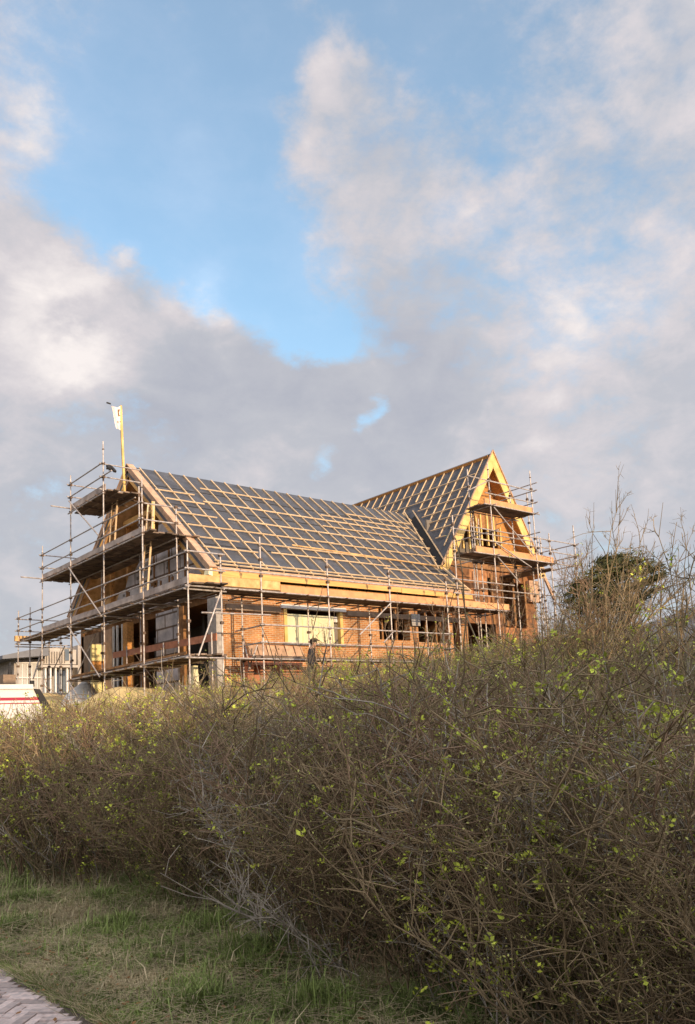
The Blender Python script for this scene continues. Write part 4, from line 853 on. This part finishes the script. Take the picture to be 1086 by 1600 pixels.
zone(9.5, 15, 3.2, 8.5, 13, mid, lambda X, Y: 1.45+.25*fbm(X, Y, .9, 14), .15, .5, .035, fat=1.2, cond=lambda X, Y: Y > .63*X)
zone(8.5, 14, 2.6, 8.0, 1.5, mid, lambda X, Y: 1.9+.4*fbm(X, Y, .9, 15), .1, .3, .035, fat=1.1, cond=lambda X, Y: Y > .6*X)
zone(9, 13, 5.0, 9.5, 9, mid, lambda X, Y: 1.9+.3*fbm(X, Y, .9, 16), .05, .2, .03, fat=1.1, matw=(.45, .1, .45), cond=lambda X, Y: (Y > .60*X) & (Y < .74*X))
# far scrub between hedge and house, sunlit, and taller at the right
zone(11, 19, 8, 18.4, 11, mid, lambda X, Y: 1.42+.28*sm(13, 18, X)+.14*fbm(X, Y, .9, 4), .15, .35, .04, fat=1.25, matw=(.35, .25, .4))
zone(10, 19, 3, 8, 9, mid, lambda X, Y: 1.2+.05*(X-10)*sm(.5, .65, Y/X)+.12*fbm(X, Y, .9, 4), .08, .35, .04, fat=1.2, cond=lambda X, Y: (Y > .59*X) | (R.rand(len(X)) < .25), minh=.25, matw=(.4, .25, .35))
zone(17.5, 27, 6, 19.3, 10, mid, lambda X, Y: 1.95+.11*(X-17.5)+.25*fbm(X, Y, .7, 6), .10, .2, .04, cond=lambda X, Y: Y > .60*X, fat=1.5, matw=(.3, .25, .45))
zone(19, 30, 8, 19.3, 1.2, mid, lambda X, Y: 2.9+.5*fbm(X, Y, .7, 6), .05, .1, .04, cond=lambda X, Y: Y > .62*X, fat=1.5, matw=(.3, .35, .35))
zone(12, 18, 16, 19.2, .9, mid, lambda X, Y: 2.35+.2*fbm(X, Y, .7, 6), .05, .1, .04, fat=1.3, matw=(.3, .35, .35))
th = nb.build('scrub_thicket', ['twigA', 'twigB', 'twigC', 'bud', 'leaf']); tag(th, 'dense leafless brown scrub with scattered bright green shoots below the house', 'scrub', kind='stuff')
# individual taller shrubs that stand out of the scrub
def shrub(name, x, y, arms, label, cat, mt='twigA', rad=.02, nside=9, nsub=2, seed=1, leafp=0.):
    Rr = np.random.RandomState(seed); z = float(gz(x, y)); root = empty(name, (x, y, z), label, cat)
    stem = NB(); tw = NB()
    for (dx, dy, h, bend) in arms:
        n = 9; p = np.array([x+Rr.normal(0, .06), y+Rr.normal(0, .06), z]); end = np.array([x+dx, y+dy, z+h]); prev = p
        pts = [p]
        for i in range(1, n+1):
            t = i/n; q_ = p+(end-p)*t; q_[2] += bend*math.sin(t*math.pi)*h; q_ = q_+Rr.normal(0, .02*h/2, 3)*(i < n); pts.append(q_)
        pts = np.array(pts); rr = rad*(1-.85*np.linspace(0, 1, n+1))
        V_, F_ = tubes(pts[:-1], pts[1:], rr[:-1], rr[1:], 5); stem.add(V_, F_, 0)
        for k in range(nside):
            i = Rr.randint(2, n); g_ = grow(Rr, h*Rr.uniform(.12, .3), rad*.35, 5, .12, 4, nsub, .2); d = (pts[i+1 if i < n else i]-pts[i-1]); d /= np.linalg.norm(d)
            d = d*.9+Rr.normal(0, .45, 3); d /= np.linalg.norm(d); a = np.cross([0, 0, 1.], d); a /= np.linalg.norm(a)+1e-9; b_ = np.cross(d, a); Mx = np.stack([a, b_, d], 1)
            P, Q = g_[0]@Mx.T+pts[i], g_[1]@Mx.T+pts[i]; V_, F_ = tubes(P, Q, g_[2], g_[3], 3); tw.add(V_, F_, 0)
            if leafp:
                T = g_[4]@Mx.T+pts[i]; T = T[Rr.rand(len(T)) < leafp]
                if len(T): V_, F_ = leaves(np.repeat(T, 8, 0)+Rr.normal(0, .03, (len(T)*8, 3)), Rr.uniform(.02, .045, len(T)*8), Rr); tw.add(V_, F_, 1)
    for nb_, nm in ((stem, 'stems'), (tw, 'twigs')):
        o = nb_.build(nm, [mt, 'leaf']); o.parent = root; o.matrix_parent_inverse = Matrix.Translation(-Vector(root.location))
    return root
def gp_(x, D): d = ray(x, 1120); h = Vector((d.x, d.y, 0)).normalized()*D; return h.x, h.y
def arm(bx_, by_, x, y, D, bend=0.): p = pr_(x, y, D); return (p.x-bx_, p.y-by_, p.z-float(gz(bx_, by_)), bend)
X0, Y0_ = gp_(935, 11)
shrub('tall_bare_shrub', X0, Y0_, [arm(X0, Y0_, 962, 765, 11), arm(X0, Y0_, 928, 785, 11.2), arm(X0, Y0_, 975, 795, 10.8), arm(X0, Y0_, 1010, 820, 11), arm(X0, Y0_, 985, 850, 11), arm(X0, Y0_, 1025, 845, 10.6), arm(X0, Y0_, 908, 880, 11.3)],
      'tallest bare shrub rising above the dark evergreen bush', 'shrub', 'twigA', .014, 7, 1, 3)
X0, Y0_ = gp_(1090, 7.0)
shrub('tall_bare_shrub', X0, Y0_, [arm(X0, Y0_, 1036, 785, 7), arm(X0, Y0_, 1075, 860, 7), arm(X0, Y0_, 1060, 900, 6.8), arm(X0, Y0_, 1100, 850, 7.2), arm(X0, Y0_, 1120, 800, 7)],
      'bare shrub with one long curved shoot at the right edge', 'shrub', 'twigA', .012, 8, 2, 4, .03)
X0, Y0_ = gp_(880, 9.0)
shrub('arching_shrub', X0, Y0_, [arm(X0, Y0_, 1086, 895, 9, .10), arm(X0, Y0_, 1090, 925, 9, .05), arm(X0, Y0_, 1080, 960, 8.8, .06), arm(X0, Y0_, 1095, 985, 8.4, .05), arm(X0, Y0_, 1040, 900, 9.3, .05), arm(X0, Y0_, 1000, 890, 9.5), arm(X0, Y0_, 1010, 1000, 8.6, .1), arm(X0, Y0_, 1110, 1020, 8.4, .08)],
      'shrub with dark branches sweeping right across the grey roof', 'shrub', 'twigA', .016, 14, 2, 6, .02)
for i, (x, D, tips_, lab) in enumerate(((700, 16, [(690, 925), (672, 940), (725, 935), (712, 950)], 'thin bare shrub before the dark doorway right of the brick pier'),
                                        (790, 15, [(785, 900), (760, 930), (812, 885), (830, 915)], 'thin bare shrub before the orange wing wall'),
                                        (860, 13, [(875, 868), (850, 905), (893, 860), (905, 880)], 'thin bare shrub before the right end of the scaffold'),
                                        (515, 15, [(505, 975), (530, 965), (545, 990), (486, 985)], 'thin bare shrub just right of the walking person'),
                                        (610, 15, [(600, 960), (640, 965), (622, 950)], 'thin bare shrub before the brick wall right of the window'))):
    X0, Y0_ = gp_(x, D); shrub('thin_shrub', X0, Y0_, [arm(X0, Y0_, a, b_, D) for a, b_ in tips_], lab, 'shrub', 'twigC', .011, 8, 2, 20+i, .01)['group'] = 'thin shrubs standing out of the scrub'
for (x, D, tips_, lab, sd) in ((985, 12.5, [(985, 845), (1005, 835), (1040, 850), (960, 850), (1060, 870)], 'twiggy bare shrub between the evergreen and the right edge', 31), (1050, 10, [(1030, 870), (1060, 850), (1085, 875), (1075, 830)], 'twiggy bare shrub in front of the grey roof', 32), (905, 14, [(895, 850), (915, 870), (880, 880), (925, 850)], 'twiggy bare shrub just left of the evergreen bush', 33)):
    X0, Y0_ = gp_(x, D); shrub('twiggy_shrub', X0, Y0_, [arm(X0, Y0_, a, b_, D) for a, b_ in tips_], lab, 'shrub', 'twigA', .013, 12, 3, sd)['group'] = 'twiggy shrubs at the right'
# evergreen bush
def evergreen():
    X0, Y0_ = gp_(952, 13.0); z = float(gz(X0, Y0_)); root = empty('evergreen_bush', (X0, Y0_, z), 'dark green wind-swept evergreen bush among the bare shrubs', 'bush')
    Rr = np.random.RandomState(9); fol = NB(); st_ = NB()
    sp = [(940, 890, 13), (950, 880, 12), (968, 882, 11), (985, 882, 9), (998, 888, 8), (1010, 893, 7), (1020, 891, 5), (935, 905, 15), (950, 905, 17), (968, 903, 12), (925, 912, 10), (912, 918, 9), (900, 922, 7), (945, 925, 17), (960, 930, 14),
          (975, 925, 9), (992, 918, 9), (1008, 910, 8), (1020, 905, 6), (1028, 901, 4), (942, 874, 6), (960, 872, 5), (930, 930, 12), (980, 938, 10), (900, 912, 5), (905, 945, 9), (925, 950, 12), (950, 953, 13), (975, 952, 10), (890, 938, 6), (998, 940, 7), (1015, 925, 5)]
    base = np.array([X0, Y0_, z])
    for (x, y, s) in sp:
        c = np.array(pr_(x, y, 13+Rr.uniform(-.4, .4))); r_m = s/1300*14*1.0
        V_, F_ = tubes(base[None], c[None], np.array([.02]), np.array([.006]), 5); st_.add(V_, F_, 0)
        k = int(24*s); cen = c+Rr.normal(0, 1, (k, 1))*r_m*1.25*(np.array(RT)+np.array([0, 0, .42]))+Rr.normal(0, 1, (k, 3))*r_m*.22
        # sprays of narrow leaves leaning to the right
        a = Rr.normal(0, .55, (k, 3))+np.array(RT)*.7+np.array([0, 0, .35]); a /= np.linalg.norm(a, axis=1, keepdims=True); b_ = np.cross(a, Rr.normal(0, 1, (k, 3))); b_ /= np.linalg.norm(b_, axis=1, keepdims=True)
        ln = Rr.uniform(.05, .12, k)[:, None]; V_ = np.stack([cen-b_*.009, cen+b_*.009, cen+a*ln+b_*.004, cen+a*ln-b_*.004], 1).reshape(-1, 3); fol.add(V_, np.arange(4*k).reshape(-1, 4), 0)
    for nb_, nm, mt in ((fol, 'foliage', 'evergreen'), (st_, 'stems', 'twigA')):
        o = nb_.build(nm, [mt]); o.parent = root; o.matrix_parent_inverse = Matrix.Translation(-Vector(root.location))
evergreen()
# grass verge
def grass(n, x0, x1, y0, y1, h0, h1, name_nb, seed):
    Rr = np.random.RandomState(seed); X = Rr.uniform(x0, x1, n); Y = Rr.uniform(y0, y1, n); edge = 2.12+.06*np.sin(Y*3.1)+.05*np.sin(Y*7.7); k = X > edge; X = X[k]; Y = Y[k]
    pch = fbm(X, Y, 2.3, 21); tuft = fbm(X, Y, 5.5, 22); hh = Rr.uniform(h0, h1, len(X))*(.75+1.0*np.clip(tuft, -.45, 1)*(pch > -.1))*(.5+.5*np.clip((X-edge[k])/.5, 0, 1)); Z = gz(X, Y)-.01; n = len(X)
    an = Rr.uniform(0, 6.28, n); ln = Rr.normal(0, .8, n); w_ = Rr.uniform(.002, .0048, n)*1.2
    dx, dy = np.cos(an), np.sin(an); B = np.stack([X, Y, Z], 1); D = np.stack([dx, dy, 0*dx], 1); S_ = np.stack([-dy, dx, 0*dx], 1)
    m1 = B+D*(ln*hh*.35)[:, None]+np.array([0, 0, 1])*(hh*.6)[:, None]; t1 = B+D*(ln*hh*1.1)[:, None]+np.array([0, 0, 1])*(hh*(1-.25*np.abs(ln)))[:, None]
    V_ = np.stack([B-S_*w_[:, None], B+S_*w_[:, None], m1+S_*w_[:, None]*.8, m1-S_*w_[:, None]*.8, t1+S_*w_[:, None]*.15, t1-S_*w_[:, None]*.15], 1).reshape(-1, 3)
    F_ = (np.array([[0, 1, 2, 3], [3, 2, 4, 5]])[None]+(np.arange(n)*6)[:, None, None]).reshape(-1, 4)
    straw = (Rr.rand(n) < np.clip(.22-.9*pch-.3*tuft[:], .08, .93)); name_nb.add(V_, F_, np.repeat(straw.astype(int), 2))
gb = NB(); grass(210000, 2.0, 4.6, 2.5, 9, .03, .115, gb, 1); grass(100000, 2.0, 5.0, 9, 22, .04, .13, gb, 2); grass(3500, 2.3, 4.8, 2.5, 12, .12, .30, gb, 3)
# flattened dead stalks
Rr = np.random.RandomState(77); n = 18000; X = Rr.uniform(2.1, 4.4, n); Y = Rr.uniform(2.5, 12, n); Z = gz(X, Y)+Rr.uniform(.01, .07, n); d = Rr.normal(0, 1, (n, 3)); d[:, 2] *= .25; d /= np.linalg.norm(d, axis=1, keepdims=True)
P = np.stack([X, Y, Z], 1); V_, F_ = tubes(P, P+d*Rr.uniform(.05, .22, n)[:, None], np.full(n, .0016), np.full(n, .001), 3); gb.add(V_, F_, 1)
n = 1500; X = Rr.uniform(1.75, 4.2, n); Y = Rr.uniform(2.5, 11, n); cen = np.stack([X, Y, np.where(X < 2.02, -1.585, gz(X, Y)+.04)], 1); V_, F_ = leaves(cen, Rr.uniform(.02, .055, n), Rr); V_.reshape(-1, 4, 3)[:, :, 2] = cen[:, None, 2]+(V_.reshape(-1, 4, 3)[:, :, 2]-cen[:, None, 2])*.35; gb.add(V_, F_, 2)
n = 9000; Y = Rr.uniform(2.5, 12, n); X = 2.13-np.abs(Rr.normal(0, .04, n)); Z = np.full(n, -1.60); h_ = Rr.uniform(.02, .08, n); P = np.stack([X, Y, Z], 1); d = Rr.normal(0, .8, (n, 3)); d[:, 2] = 1; d[:, 0] -= .4; V_, F_ = tubes(P, P+d*h_[:, None], np.full(n, .0022), np.full(n, .0008), 3); gb.add(V_, F_, np.repeat((Rr.rand(n) < .5).astype(int), 3))
go = gb.build('grass', ['grassA', 'grassB', 'brownboard']); tag(go, 'rough grass verge of green tufts and dry straw beside the brick path', 'grass', kind='stuff')
